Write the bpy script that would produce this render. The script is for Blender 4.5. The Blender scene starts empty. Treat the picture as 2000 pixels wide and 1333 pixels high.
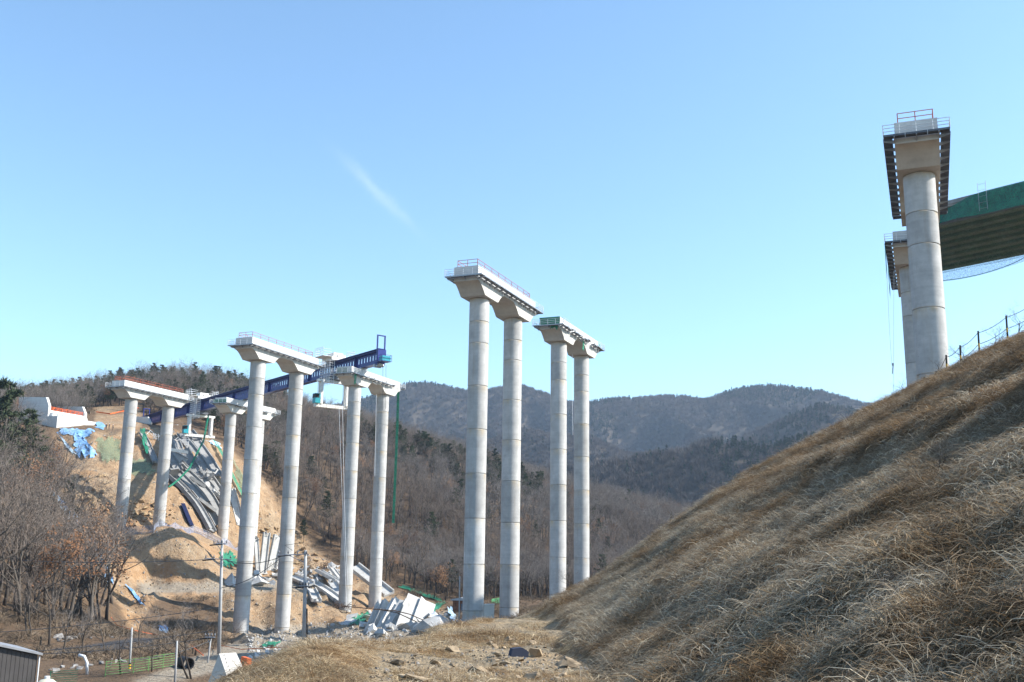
import bpy, math, random
import numpy as np
from mathutils import Matrix, Vector, Euler

# ------------------------------------------------------------------ camera
scn = bpy.context.scene
F_PX, PITCH, ROLL = 2010.0, math.radians(12.0), math.radians(0.8)
cam = bpy.data.cameras.new('camera')
cam.sensor_width = 36.0
cam.lens = 36.0 * F_PX / 2000.0
cam.clip_start, cam.clip_end = 0.1, 20000
cam_ob = bpy.data.objects.new('camera', cam)
scn.collection.objects.link(cam_ob)
cam_ob.matrix_world = Matrix.Rotation(math.radians(90) + PITCH, 4, 'X') @ Matrix.Rotation(ROLL, 4, 'Z')
scn.camera = cam_ob

# ------------------------------------------------------------------ light
SUN_AZ, SUN_EL = 91.0, 38.5          # azimuth clockwise from +Y
world = bpy.data.worlds.new('World'); scn.world = world; world.use_nodes = True
wt = world.node_tree
bgn = wt.nodes['Background']
sky = wt.nodes.new('ShaderNodeTexSky'); sky.sky_type = 'NISHITA'; sky.sun_disc = False
sky.sun_elevation = math.radians(SUN_EL); sky.sun_rotation = math.radians(SUN_AZ)
sky.altitude = 100; sky.air_density = 1.0; sky.dust_density = 0.4; sky.ozone_density = 2.6
bgn.inputs['Strength'].default_value = 0.147
def wn(t): return wt.nodes.new(t)
def wmath(op, a, b=None):
    n = wn('ShaderNodeMath'); n.operation = op
    for i, v in enumerate((a, b)):
        if v is None: continue
        if isinstance(v, (int, float)): n.inputs[i].default_value = v
        else: wt.links.new(v, n.inputs[i])
    return n.outputs[0]
# thin cirrus: one faint streak and a little veil, in sky directions
geo = wn('ShaderNodeTexCoord')
def wdot(vec):
    n = wn('ShaderNodeVectorMath'); n.operation = 'DOT_PRODUCT'
    wt.links.new(geo.outputs['Generated'], n.inputs[0]); n.inputs[1].default_value = vec
    return n.outputs['Value']
def _ray(x, y):
    u = x - 1000; v = -(y - 666.5)
    c, s = math.cos(ROLL), math.sin(ROLL)
    u, v = u * c - v * s, u * s + v * c
    fw = F_PX * math.cos(PITCH) - v * math.sin(PITCH)
    up = F_PX * math.sin(PITCH) + v * math.cos(PITCH)
    return Vector((u / fw, 1.0, up / fw))
def streak(pa, pb, width, strength):
    a = _ray(*pa).normalized(); b = _ray(*pb).normalized()
    m = ((a + b) * .5).normalized(); d = (b - a); L = d.length / 2; d.normalize(); n = m.cross(d).normalized()
    al = wmath('DIVIDE', wdot(d), L); ac = wmath('DIVIDE', wdot(n), width)
    nz = wn('ShaderNodeTexNoise'); nz.inputs['Scale'].default_value = 34; nz.inputs['Detail'].default_value = 9; nz.inputs['Roughness'].default_value = .65
    wt.links.new(geo.outputs['Generated'], nz.inputs['Vector'])
    ac = wmath('ADD', ac, wmath('MULTIPLY', wmath('SUBTRACT', nz.outputs['Fac'], .5), 3.0))
    e = wmath('ADD', wmath('POWER', wmath('ABSOLUTE', al), 2.0), wmath('POWER', wmath('ABSOLUTE', ac), 2.0))
    g = wmath('EXPONENT', wmath('MULTIPLY', e, -1.3))
    facing = wmath('GREATER_THAN', wdot(m), 0.5)
    return wmath('MULTIPLY', wmath('MULTIPLY', g, facing), wmath('MULTIPLY', strength, nz.outputs['Fac']))
clouds = streak((672, 314), (806, 442), .0055, .22)
mixc = wn('ShaderNodeMixRGB'); mixc.inputs[2].default_value = (6.2, 6.4, 6.6, 1)
tint = wn('ShaderNodeMixRGB'); tint.blend_type = 'MULTIPLY'; tint.inputs[0].default_value = 1; tint.inputs[2].default_value = (.91, 1.02, 1.0, 1)   # white balance of the day
wt.links.new(sky.outputs[0], tint.inputs[1]); wt.links.new(clouds, mixc.inputs[0]); wt.links.new(tint.outputs[0], mixc.inputs[1])
wt.links.new(mixc.outputs[0], bgn.inputs['Color'])

sun = bpy.data.lights.new('sun', 'SUN'); sun.energy = 5.0; sun.angle = math.radians(.53); sun.color = (1, .95, .87)
sun_ob = bpy.data.objects.new('sun', sun); scn.collection.objects.link(sun_ob)
_sa, _se = math.radians(SUN_AZ), math.radians(SUN_EL)
SUN_DIR = Vector((math.sin(_sa) * math.cos(_se), math.cos(_sa) * math.cos(_se), math.sin(_se)))
sun_ob.rotation_euler = SUN_DIR.to_track_quat('Z', 'Y').to_euler()
vs = scn.view_settings; vs.view_transform = 'Standard'; vs.look = 'None'; vs.gamma = 1.0; vs.exposure = 0.98
vs.use_curve_mapping = False
scn.cycles.max_bounces = 4; scn.cycles.diffuse_bounces = 2; scn.cycles.glossy_bounces = 2
scn.cycles.transparent_max_bounces = 8; scn.cycles.volume_bounces = 0
scn.cycles.caustics_reflective = False; scn.cycles.caustics_refractive = False

# ------------------------------------------------------------------ pixel helpers
def ray(x, y): return np.array(_ray(x, y))
def at(x, y, Y): return ray(x, y) * Y
def proj(x, y, z):
    fw = y * math.cos(PITCH) + z * math.sin(PITCH); v = -y * math.sin(PITCH) + z * math.cos(PITCH)
    fw = np.where(fw < .5, .5, fw)
    u, v = F_PX * x / fw, F_PX * v / fw
    c, s = math.cos(ROLL), math.sin(ROLL)
    return 1000 + u * c + v * s, 666.5 - (-u * s + v * c)

# ------------------------------------------------------------------ numpy noise
def _hash(ix, iy, seed):
    h = (ix.astype(np.int64) * 374761393 + iy.astype(np.int64) * 668265263 + seed * 1442695041) & 0xffffffff
    h = ((h ^ (h >> 13)) * 1274126177) & 0xffffffff
    return ((h ^ (h >> 16)) & 0xffff) / 65535.0
def vnoise(x, y, seed=0):
    x = np.asarray(x, float); y = np.asarray(y, float)
    ix, iy = np.floor(x), np.floor(y); fx, fy = x - ix, y - iy
    fx = fx * fx * fx * (fx * (fx * 6 - 15) + 10); fy = fy * fy * fy * (fy * (fy * 6 - 15) + 10)
    a, b = _hash(ix, iy, seed), _hash(ix + 1, iy, seed); c, d = _hash(ix, iy + 1, seed), _hash(ix + 1, iy + 1, seed)
    return (a + (b - a) * fx + (c - a) * fy + (a - b - c + d) * fx * fy) * 2 - 1
def fbm(x, y, octv=4, seed=0, gain=.5):
    t = 0; amp = 1.0; s = 0
    for i in range(octv):
        t = t + amp * vnoise(x * 2 ** i + 17.3 * i, y * 2 ** i - 9.1 * i, seed + i); s += amp; amp *= gain
    return t / s
def sstep(a, b, x):
    t = np.clip((x - a) / (b - a), 0, 1); return t * t * (3 - 2 * t)

# ------------------------------------------------------------------ mesh helpers
COL = scn.collection
def link(o): COL.objects.link(o); return o
def tag(o, label=None, cat=None, group=None, kind=None):
    if label: o['label'] = label
    if cat: o['category'] = cat
    if group: o['group'] = group
    if kind: o['kind'] = kind
    return o
def empty(name, loc=(0, 0, 0), rz=0.0, label=None, cat=None, group=None):
    o = bpy.data.objects.new(name, None); o.empty_display_size = .2
    o.location = loc; o.rotation_euler = (0, 0, rz); link(o)
    return tag(o, label, cat, group)
class MB:
    """collects shapes for one mesh"""
    def __init__(s): s.v = []; s.f = []
    def add(s, vs, fs):
        b = len(s.v); s.v.extend([tuple(float(c) for c in p) for p in vs]); s.f.extend([tuple(i + b for i in f) for f in fs]); return s
    def box(s, c, d, M=None):
        c = np.array(c, float); d = np.array(d, float) / 2
        vs = [c + d * np.array((x, y, z)) for z in (-1, 1) for y in (-1, 1) for x in (-1, 1)]
        if M is not None: vs = [M @ Vector(v) for v in vs]
        return s.add(vs, [(0, 2, 3, 1), (4, 5, 7, 6), (0, 1, 5, 4), (2, 6, 7, 3), (0, 4, 6, 2), (1, 3, 7, 5)])
    def bx(s, x0, x1, y0, y1, z0, z1, M=None):
        return s.box(((x0 + x1) / 2, (y0 + y1) / 2, (z0 + z1) / 2), (x1 - x0, y1 - y0, z1 - z0), M)
    def tube(s, pts, r, n=6, cap=True):
        P = [Vector(p) for p in pts]; R = r if isinstance(r, (list, tuple)) else [r] * len(P)
        b = len(s.v); up = Vector((0, 0, 1))
        for i, p in enumerate(P):
            t = (P[min(i + 1, len(P) - 1)] - P[max(i - 1, 0)])
            if t.length < 1e-9: t = Vector((0, 0, 1))
            t.normalize()
            a = t.cross(up if abs(t.z) < .95 else Vector((1, 0, 0))).normalized(); c = a.cross(t)
            for k in range(n):
                an = 2 * math.pi * k / n; q = p + (a * math.cos(an) + c * math.sin(an)) * R[i]; s.v.append(tuple(q))
        for i in range(len(P) - 1):
            for k in range(n):
                k2 = (k + 1) % n
                s.f.append((b + i * n + k, b + i * n + k2, b + (i + 1) * n + k2, b + (i + 1) * n + k))
        if cap:
            s.f.append(tuple(b + k for k in range(n))[::-1]); e = b + (len(P) - 1) * n; s.f.append(tuple(e + k for k in range(n)))
        return s
    def prism(s, poly, y0, y1, M=None, axis='y'):
        """poly of (x,z) extruded along local y"""
        n = len(poly)
        mk = (lambda p, t: (p[0], t, p[1])) if axis == 'y' else ((lambda p, t: (t, p[0], p[1])) if axis == 'x' else (lambda p, t: (p[0], p[1], t)))
        vs = [mk(p, y0) for p in poly] + [mk(p, y1) for p in poly]
        if M is not None: vs = [M @ Vector(v) for v in vs]
        return s.add(vs, [tuple(range(n)), tuple(range(2 * n - 1, n - 1, -1))] + [(i, n + i, n + (i + 1) % n, (i + 1) % n) for i in range(n)])
    def sweep(s, path, sec, ups=None):
        """sweep closed section sec [(side,up)] along path"""
        P = [Vector(p) for p in path]; b = len(s.v); n = len(sec)
        for i, p in enumerate(P):
            t = (P[min(i + 1, len(P) - 1)] - P[max(i - 1, 0)]).normalized()
            u0 = Vector(ups[i]) if ups else Vector((0, 0, 1)); sd = t.cross(u0).normalized(); u = sd.cross(t)
            for a, c in sec: s.v.append(tuple(p + sd * a + u * c))
        for i in range(len(P) - 1):
            for k in range(n):
                k2 = (k + 1) % n; s.f.append((b + i * n + k, b + i * n + k2, b + (i + 1) * n + k2, b + (i + 1) * n + k))
        s.f.append(tuple(b + k for k in range(n))[::-1]); e = b + (len(P) - 1) * n; s.f.append(tuple(e + k for k in range(n)))
        return s
    def mesh(s, name, mat, smooth=False):
        me = bpy.data.meshes.new(name); me.from_pydata(s.v, [], s.f); me.materials.append(mat); me.validate()
        if smooth: me.shade_smooth()
        me.update()
        import bmesh
        bm = bmesh.new(); bm.from_mesh(me); bmesh.ops.recalc_face_normals(bm, faces=bm.faces); bm.to_mesh(me); bm.free()
        return me
    def build(s, name, mat, parent=None, smooth=False, loc=None):
        o = bpy.data.objects.new(name, s.mesh(name, mat, smooth)); link(o)
        if parent is not None: o.parent = parent
        if loc is not None: o.location = loc
        return o
def inst(name, me, parent=None, loc=(0, 0, 0), rot=(0, 0, 0), scale=(1, 1, 1)):
    o = bpy.data.objects.new(name, me); link(o)
    if parent is not None: o.parent = parent
    o.location = loc; o.rotation_euler = rot; o.scale = scale
    return o
def auto_smooth(me, ang=35):
    me.shade_smooth(); me.set_sharp_from_angle(angle=math.radians(ang))

# ------------------------------------------------------------------ materials
class NT:
    def __init__(s, name):
        s.m = bpy.data.materials.new(name); s.m.use_nodes = True; s.t = s.m.node_tree
        s.b = s.t.nodes['Principled BSDF']; s.out = s.t.nodes['Material Output']
        s.b.inputs['Specular IOR Level'].default_value = .25
    def n(s, t): return s.t.nodes.new(t)
    def l(s, a, b): s.t.links.new(a, b)
    def coord(s, kind='Object', scale=(1, 1, 1)):
        c = s.n('ShaderNodeTexCoord'); m = s.n('ShaderNodeMapping'); m.inputs['Scale'].default_value = scale
        s.l(c.outputs[kind], m.inputs[0]); return m.outputs[0]
    def world(s, scale=(1, 1, 1)):
        g = s.n('ShaderNodeNewGeometry'); m = s.n('ShaderNodeMapping'); m.inputs['Scale'].default_value = scale
        s.l(g.outputs['Position'], m.inputs[0]); return m.outputs[0]
    def noise(s, vec, scale, detail=5, rough=.6, out='Fac'):
        n = s.n('ShaderNodeTexNoise'); n.inputs['Scale'].default_value = scale; n.inputs['Detail'].default_value = detail
        n.inputs['Roughness'].default_value = rough; s.l(vec, n.inputs['Vector']); return n.outputs[out]
    def ramp(s, fac, stops):
        r = s.n('ShaderNodeValToRGB'); s.l(fac, r.inputs[0]); e = r.color_ramp.elements
        while len(e) < len(stops): e.new(.5)
        for i, (p, c) in enumerate(stops): e[i].position = p; e[i].color = (*c, 1) if len(c) == 3 else c
        return r.outputs[0]
    def mix(s, fac, a, b, mode='MIX'):
        m = s.n('ShaderNodeMixRGB'); m.blend_type = mode
        for i, v in enumerate((fac, a, b)):
            if isinstance(v, (int, float)): m.inputs[i].default_value = v if i == 0 else (v, v, v, 1)
            elif isinstance(v, tuple): m.inputs[i].default_value = (*v, 1)
            else: s.l(v, m.inputs[i])
        return m.outputs[0]
    def math(s, op, a, b=0.0):
        m = s.n('ShaderNodeMath'); m.operation = op
        for i, v in enumerate((a, b)):
            if isinstance(v, (int, float)): m.inputs[i].default_value = v
            else: s.l(v, m.inputs[i])
        return m.outputs[0]
    def rnd(s): return s.n('ShaderNodeObjectInfo').outputs['Random']
    def bump(s, h, strength=.3, dist=.1):
        b = s.n('ShaderNodeBump'); b.inputs['Strength'].default_value = strength; b.inputs['Distance'].default_value = dist
        s.l(h, b.inputs['Height']); s.l(b.outputs[0], s.b.inputs['Normal'])
    def fin(s, col, rough=.9, metal=0.0):
        if isinstance(col, tuple): s.b.inputs['Base Color'].default_value = (*col, 1)
        else: s.l(col, s.b.inputs['Base Color'])
        s.b.inputs['Roughness'].default_value = rough; s.b.inputs['Metallic'].default_value = metal
        return s.m
def m_concrete(name, a, b, stain=(.30, .24, .17), st=.35, rnd=.16, streak=True, lifts=False):
    t = NT(name); w = t.world()
    c = t.ramp(t.noise(w, .55, 7, .65), [(.32, a), (.7, b)])
    if streak:
        sv = t.world((1.6, 1.6, .09)); c = t.mix(t.math('MULTIPLY', t.ramp(t.noise(sv, 1.0, 4), [(.55, (0, 0, 0)), (.78, (1, 1, 1))]), st), c, stain)
    if lifts:
        g = t.n('ShaderNodeTexCoord'); sx = t.n('ShaderNodeSeparateXYZ'); t.l(g.outputs['Generated'], sx.inputs[0])
        band = t.ramp(sx.outputs['Z'], [(.0, (.35,) * 3), (.03, (.0,) * 3), (.80, (0, 0, 0)), (.985, (.75,) * 3)])
        c = t.mix(t.math('MULTIPLY', t.math('MULTIPLY', band, 1.0), t.ramp(t.noise(t.world((.8, .8, .35)), 1.0, 4), [(.42, (0, 0, 0)), (.68, (1, 1, 1))])), c, (.50, .38, .22))
        hol = t.n('ShaderNodeTexVoronoi'); hol.inputs['Scale'].default_value = 1.3; t.l(w, hol.inputs['Vector'])
        c = t.mix(t.ramp(hol.outputs['Distance'], [(.035, (.75,) * 3), (.05, (0, 0, 0))]), c, (.16, .15, .14))
    ring = t.noise(t.world((.02, .02, 3.2)), 1.0, 3); c = t.mix(.22, c, t.ramp(ring, [(.3, (.55, .55, .55)), (.7, (1, 1, 1))]), 'MULTIPLY')
    fine = t.noise(w, 9, 4); c = t.mix(.25, c, t.ramp(fine, [(.3, (.7, .7, .7)), (.7, (1, 1, 1))]), 'MULTIPLY')
    k = t.n('ShaderNodeHueSaturation'); t.l(c, k.inputs['Color'])
    t.l(t.math('ADD', 1 - rnd / 2, t.math('MULTIPLY', t.rnd(), rnd)), k.inputs['Value'])
    t.bump(fine, .15, .05)
    return t.fin(k.outputs[0], .9)
def m_plain(name, col, rough=.6, metal=0., var=.12, scale=1.5, dirt=None):
    t = NT(name); w = t.world(); n = t.noise(w, scale, 5)
    lo = tuple(c * (1 - var * 2) for c in col); hi = tuple(min(1, c * (1 + var)) for c in col)
    c = t.ramp(n, [(.3, lo), (.7, hi)])
    if dirt: c = t.mix(t.ramp(t.noise(w, scale * 3, 6), [(.5, (0, 0, 0)), (.72, (.8, .8, .8))]), c, dirt)
    return t.fin(c, rough, metal)
M_CONC = m_concrete('pier_concrete', (.37, .365, .355), (.53, .52, .50), rnd=.26, st=.4, lifts=True)
M_CAP = m_concrete('cap_concrete', (.46, .44, .41), (.58, .56, .52), stain=(.33, .27, .2))
M_PLINTH = m_concrete('plinth_concrete', (.55, .545, .53), (.68, .67, .65), st=.2)
M_GIRD = m_concrete('girder_concrete', (.20, .20, .198), (.34, .335, .325), st=.25)
M_BRIGHT = m_concrete('fresh_concrete', (.58, .57, .55), (.72, .71, .68), st=.15)
M_FALLEN = m_concrete('fallen_concrete', (.40, .39, .37), (.60, .59, .56), stain=(.26, .20, .14), st=.55, rnd=.35)
M_BROKEN = m_concrete('broken_concrete', (.30, .295, .285), (.55, .54, .52), st=.2, streak=False)
M_STEELW = m_plain('white_painted_steel', (.72, .73, .74), .45, 0, .08)
M_GALV = m_plain('galvanised_steel', (.36, .37, .39), .45, .6, .12)
M_DARKST = m_plain('dark_grating_steel', (.13, .135, .15), .5, .5, .15)
M_RED = m_plain('red_oxide_steel', (.42, .12, .07), .6, 0, .15)
M_NAVY = m_plain('navy_painted_steel', (.022, .034, .18), .38, 0, .12, .6)
M_WHITE = m_plain('white_machine_paint', (.74, .72, .68), .45, 0, .08, .8, dirt=(.42, .37, .3))
M_TEAL = m_plain('teal_painted_steel', (.03, .30, .36), .4)
M_BLACK = m_plain('black_rubber', (.02, .02, .022), .6)
# ------------------------------------------------------------------ terrain
V_AZ = math.radians(22.0); VX = np.array([math.sin(V_AZ), math.cos(V_AZ)]); UN = np.array([math.cos(V_AZ), -math.sin(V_AZ)])
COLSP = 13.7
PIER_POS = {'A': (-94.9, 255.), 'B': (-50.7, 202.4), 'C': (-5., 151.1), 'D': (40.6, 97.5),
            'a': (-80.2, 293.), 'b': (-37., 240.5), 'c': (8.8, 189.2), 'd': (54.6, 136.)}
CTRL_PX = [  # pixel x, pixel y, distance forward
    (600, 1285, 95), (428, 1275, 100), (640, 1272, 115), (300, 1305, 105), (200, 1255, 122), (100, 1290, 95), (0, 1333, 80), (250, 1333, 80),
    (720, 1232, 200), (800, 1232, 185), (880, 1210, 180), (560, 1243, 190), (640, 1225, 195), (500, 1262, 150),
    (300, 1147, 238), (450, 1147, 240), (560, 1150, 243), (430, 1168, 222), (330, 1185, 212), (300, 1232, 185), (250, 1240, 165), (400, 1215, 200), (430, 1245, 190),
    (215, 1042, 252), (380, 1046, 262), (330, 1047, 247), (330, 1092, 242), (330, 1138, 237), (250, 1100, 236), (430, 1100, 262), (440, 1070, 291), (500, 1090, 292),
    (300, 955, 284), (200, 955, 272), (230, 905, 290), (300, 885, 302), (440, 905, 322), (500, 985, 312), (540, 1010, 318), (400, 860, 338), (400, 1000, 290),
    (150, 855, 300), (250, 842, 318), (150, 1000, 255), (190, 1060, 240), (460, 1010, 303),
    (200, 1110, 220), (100, 1100, 192), (0, 1100, 172), (0, 1000, 210), (100, 1000, 232), (60, 925, 270), (0, 930, 252), (100, 1200, 150), (0, 1200, 135), (200, 1185, 178),
    (230, 815, 370), (0, 815, 345), (70, 800, 420), (340, 750, 470), (200, 778, 450), (100, 800, 440), (0, 815, 420), (500, 782, 465), (600, 815, 455), (700, 848, 445),
    (800, 880, 432), (900, 915, 420), (1000, 962, 405), (1100, 1012, 385), (1200, 1045, 375), (1300, 1080, 365), (1450, 1095, 360), (1700, 1110, 350),
    (620, 1090, 292), (700, 1110, 300), (800, 1140, 292), (860, 1165, 280), (950, 1175, 262), (1050, 1185, 250), (1150, 1195, 240),
    (600, 960, 350), (700, 1000, 350), (800, 1000, 352), (900, 1035, 340), (1000, 1085, 330), (1100, 1120, 320)]
CTRL_W = [(*PIER_POS['A'], 5.2), (-89.8, 267.6, 6), (*PIER_POS['B'], -15.6), (-45.6, 215, -14.5), (*PIER_POS['b'], -12.3), (-32, 253, -10.8),
          (*PIER_POS['a'], 2.5), (-75, 306, 0), (-5, 151.1, -9.6), (0, 164, -8.6), (9, 189, -8.2), (14, 202, -8), (41, 98, -7), (55, 136, -7), (70, 120, -6), (30, 70, -7),
          (-200, 150, 12), (-260, 300, 60), (-150, 60, -6), (-60, 30, -10), (-120, 0, -6), (150, 100, 0), (220, 300, 0), (110, 250, -8), (0, -60, -4), (-30, 60, -10), (-15, 90, -10), (0, 60, -9), (5, 120, -9.5),
          (-300, 450, 70), (-150, 620, 40), (-40, 620, 10), (80, 600, 0), (200, 500, 0), (-300, 620, 40), (60, 40, -4), (100, 0, -2), (-40, 10, -9)]
_cp = np.array([tuple(at(*c)) for c in CTRL_PX] + CTRL_W)
def _k(d2): return .5 * d2 * np.log(d2 + 1e-6)
_n = len(_cp); _s = 100.0
_P = _cp[:, :2] / _s
_A = np.zeros((_n + 3, _n + 3)); _d2 = ((_P[:, None] - _P[None]) ** 2).sum(-1)
_A[:_n, :_n] = _k(_d2) + np.eye(_n) * .0006; _A[:_n, _n] = 1; _A[:_n, _n + 1:] = _P; _A[_n, :_n] = 1; _A[_n + 1:, :_n] = _P.T
_wt = np.linalg.solve(_A, np.concatenate([_cp[:, 2], np.zeros(3)]))
def base_h(x, y):
    x = np.asarray(x, float); y = np.asarray(y, float); sh = x.shape; x = x.ravel() / _s; y = y.ravel() / _s
    out = np.empty(x.shape)
    for i in range(0, len(x), 20000):
        xs, ys = x[i:i + 20000], y[i:i + 20000]
        out[i:i + 20000] = _k((xs[:, None] - _P[:, 0]) ** 2 + (ys[:, None] - _P[:, 1]) ** 2) @ _wt[:_n] + _wt[_n] + xs * _wt[_n + 1] + ys * _wt[_n + 2]
    return out.reshape(sh)
EMB_X = [-30, 0, 1.0, 2.6, 5.6, 11.25, 16.6, 22.9, 30, 38, 80]
EMB_Z = [-12, -2.45, -2.03, -1.2, .8, 4.28, 7.17, 10.16, 12.6, 13.4, 13.6]
def emb_h(x, y):
    xw = x + .35 * fbm(x * .0 + 3, y * .12, 3, 5) + .5 * fbm(x * .3, y * .3, 3, 8) * sstep(2, 5, x)
    p = np.interp(xw, EMB_X, EMB_Z)
    b = 9.4 + .8 * fbm(y * .13, y * 0 + 2.2, 2, 3)
    p = p + (1 - sstep(32, 41, y)) * (.32 * np.exp(-((x - b) / 1.0) ** 2) - .28 * np.exp(-((x - b - 2.0) / 1.3) ** 2))
    p = p + .13 * fbm(x * .5, y * .5, 4, 21) + .17 * fbm(x * 1.5, y * 1.5, 4, 31) * sstep(0, 4, x) + .09 * np.abs(fbm(x * 2.6 + y * .8, y * 2.6, 3, 33)) * sstep(0, 4, x)
    t = np.maximum(0, y - 44.0 - .4 * fbm(x * .35, y * 0, 3, 12))
    return p - .62 * t * t / (t + 2.0)
def pad_h(x, y):
    # pad the camera stands on: its left edge runs away from the camera
    ex = np.interp(y, [-30, 0, 10, 13, 17, 20, 22.5, 25, 26.3, 27.5, 33, 38, 44, 60], [-4, -3, -2.9, -3.2, -4.1, -4.4, -4.1, -3.5, -2.6, -1.9, -1.6, -.8, .6, 4])
    d = np.maximum(0, ex + .5 * fbm(y * .2, y * 0, 3, 44) * .6 - x)
    d2 = np.maximum(0, y - 37)
    z = -1.78 - .006 * np.maximum(y, 0) + .15 * fbm(x * .35, y * .35, 4, 51) + .09 * fbm(x * 1.6, y * 1.6, 4, 52)
    hump = .40 * np.exp(-((x - ex - 1.0) / .8) ** 2) * sstep(14, 18, y) * (1 - sstep(19, 24, y))
    return z + hump - 1.15 * (d * d / (d + .35)) - .5 * d2 * d2 / (d2 + 2)
SOIL_POLY = [(105, 850), (190, 845), (330, 835), (450, 875), (520, 945), (560, 1015), (640, 1095), (700, 1130), (800, 1165), (890, 1195), (870, 1250), (640, 1255),
             (500, 1265), (440, 1250), (425, 1170), (300, 1172), (262, 1245), (240, 1200), (205, 1130), (118, 985), (135, 930)]
CUT_POLY = [(185, 795), (275, 790), (275, 838), (185, 838)]
ROAD_POLY = [(270, 1139), (650, 1139), (650, 1156), (270, 1158)]
FLOOR_POLY = [(500, 1225), (640, 1218), (720, 1225), (890, 1195), (900, 1290), (480, 1300), (300, 1340), (255, 1333), (360, 1290), (440, 1262)]
LANE_POLY = [(100, 1268), (160, 1262), (260, 1247), (300, 1246), (300, 1262), (180, 1277), (100, 1282)]
LEDGE_POLY = [(200, 1040), (385, 1040), (470, 1075), (470, 1095), (330, 1058), (200, 1058)]
def inpoly(px, py, poly):
    c = np.zeros(px.shape, bool); n = len(poly)
    for i in range(n):
        x1, y1 = poly[i]; x2, y2 = poly[i - 1]
        if y1 == y2: continue
        c ^= ((y1 > py) != (y2 > py)) & (px < (x2 - x1) * (py - y1) / (y2 - y1) + x1)
    return c
def soft(px, py, poly, j, x, y, seed):
    t = 0
    for k in range(5):
        t = t + inpoly(px + j * fbm(x * .11, y * .11, 3, seed + 7 * k), py + j * .6 * fbm(x * .11 + 40, y * .11, 3, seed + 7 * k + 3), poly)
    return t / 5.0
def height(x, y, detail=True):
    x = np.asarray(x, float); y = np.asarray(y, float)
    z = base_h(x, y)
    r = np.hypot(x, y)
    far = sstep(110, 170, r)
    if detail:
        px, py = proj(x, y, z)
        near = (r > 150) & (r < 400)
        s = np.where(near, soft(px, py, SOIL_POLY, 14, x, y, 90), 0)
        led = np.where(near, soft(px, py, LEDGE_POLY, 3, x, y, 70) + soft(px, py, ROAD_POLY, 3, x, y, 71), 0)
        rid = 1 - np.abs(fbm(x * .11 + y * .03, y * .05, 4, 61)) * 2
        z = z + s * (1 - np.clip(led, 0, 1)) * (2.0 * (rid - .55) + 1.0 * fbm(x * .09, y * .09, 4, 62) + .65 * fbm(x * .45, y * .45, 4, 63))
        z = z + (1 - s) * far * (.9 * fbm(x * .05, y * .05, 4, 64) + .25 * fbm(x * .3, y * .3, 3, 65)) + (1 - far) * .3 * fbm(x * .12, y * .12, 4, 66)
    m = y < 130
    pm = np.where(m, pad_h(x, y), -99); em = np.where(m & (x > -3), emb_h(x, y), -99)
    return np.maximum(z, np.maximum(pm, em))
def ground(x, y): return float(height(np.array([x]), np.array([y]))[0])
def hit(px, py, y0=6.0, y1=620.0, off=0.0):
    """where the pixel's ray meets the terrain"""
    r = ray(px, py); Y = np.exp(np.linspace(math.log(y0), math.log(y1), 1600))
    d = r[2] * Y - height(r[0] * Y, Y); i = np.argmax(d < 0)
    if d[i] >= 0: Yh = y1
    else:
        a, b = d[i - 1], d[i]; Yh = Y[i - 1] + (Y[i] - Y[i - 1]) * a / (a - b) if i > 0 else Y[0]
    p = r * Yh; return Vector((p[0], p[1], p[2] + off))

# polar sheet, denser inside the view
_az = np.unique(np.concatenate([np.radians(np.arange(-180, -36, 6.0)), np.linspace(math.radians(-36), math.radians(36), 470), np.radians(np.arange(36, 181, 6.0))]))
_rr = np.concatenate([[.5, 1.2, 2.0], np.exp(np.linspace(math.log(3), math.log(62), 230))[:-1], np.exp(np.linspace(math.log(62), math.log(700), 330))])
AZ, RR = np.meshgrid(_az, _rr)
GX, GY = RR * np.sin(AZ), RR * np.cos(AZ)
GZ = height(GX, GY)
na, nr = len(_az), len(_rr)
_idx = np.arange(na * nr).reshape(nr, na)
_f = np.stack([_idx[:-1, :-1], _idx[:-1, 1:], _idx[1:, 1:], _idx[1:, :-1]], -1).reshape(-1, 4)[:, ::-1]
def grid_mesh(name, X, Y, Z, F):
    me = bpy.data.meshes.new(name); V = np.stack([X.ravel(), Y.ravel(), Z.ravel()], -1)
    me.vertices.add(len(V)); me.vertices.foreach_set('co', V.ravel().astype(np.float32))
    me.loops.add(F.size); me.loops.foreach_set('vertex_index', F.ravel().astype(np.int32))
    me.polygons.add(len(F)); me.polygons.foreach_set('loop_start', np.arange(0, F.size, 4, dtype=np.int32))
    me.update(calc_edges=True); me.shade_smooth()
    return me
g_me = grid_mesh('ground', GX, GY, GZ, _f)
_px, _py = proj(GX, GY, GZ); _r = np.hypot(GX, GY)
soil = np.where((_r > 150) & (_r < 400), soft(_px, _py, SOIL_POLY, 12, GX, GY, 90), 0) 
cut = np.where((_r > 300) & (_r < 480), soft(_px, _py, CUT_POLY, 6, GX, GY, 92), 0)
road = np.where((_r > 180) & (_r < 300), soft(_px, _py, ROAD_POLY, 5, GX, GY, 93), 0) + np.where((_r > 85) & (_r < 240), soft(_px, _py, FLOOR_POLY, 10, GX, GY, 94), 0)
lane = np.where((_r > 85) & (_r < 200), soft(_px, _py, LANE_POLY, 3, GX, GY, 95), 0)
straw = (1 - sstep(55, 80, _r))
zone = np.zeros((GX.size, 4), np.float32); zone[:, 0] = np.clip(soil + cut, 0, 1).ravel(); zone[:, 1] = np.clip(road, 0, 1).ravel(); zone[:, 2] = straw.ravel(); zone[:, 3] = np.clip(lane, 0, 1).ravel()
a = g_me.attributes.new('zone', 'FLOAT_COLOR', 'POINT'); a.data.foreach_set('color', zone.ravel())
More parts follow.
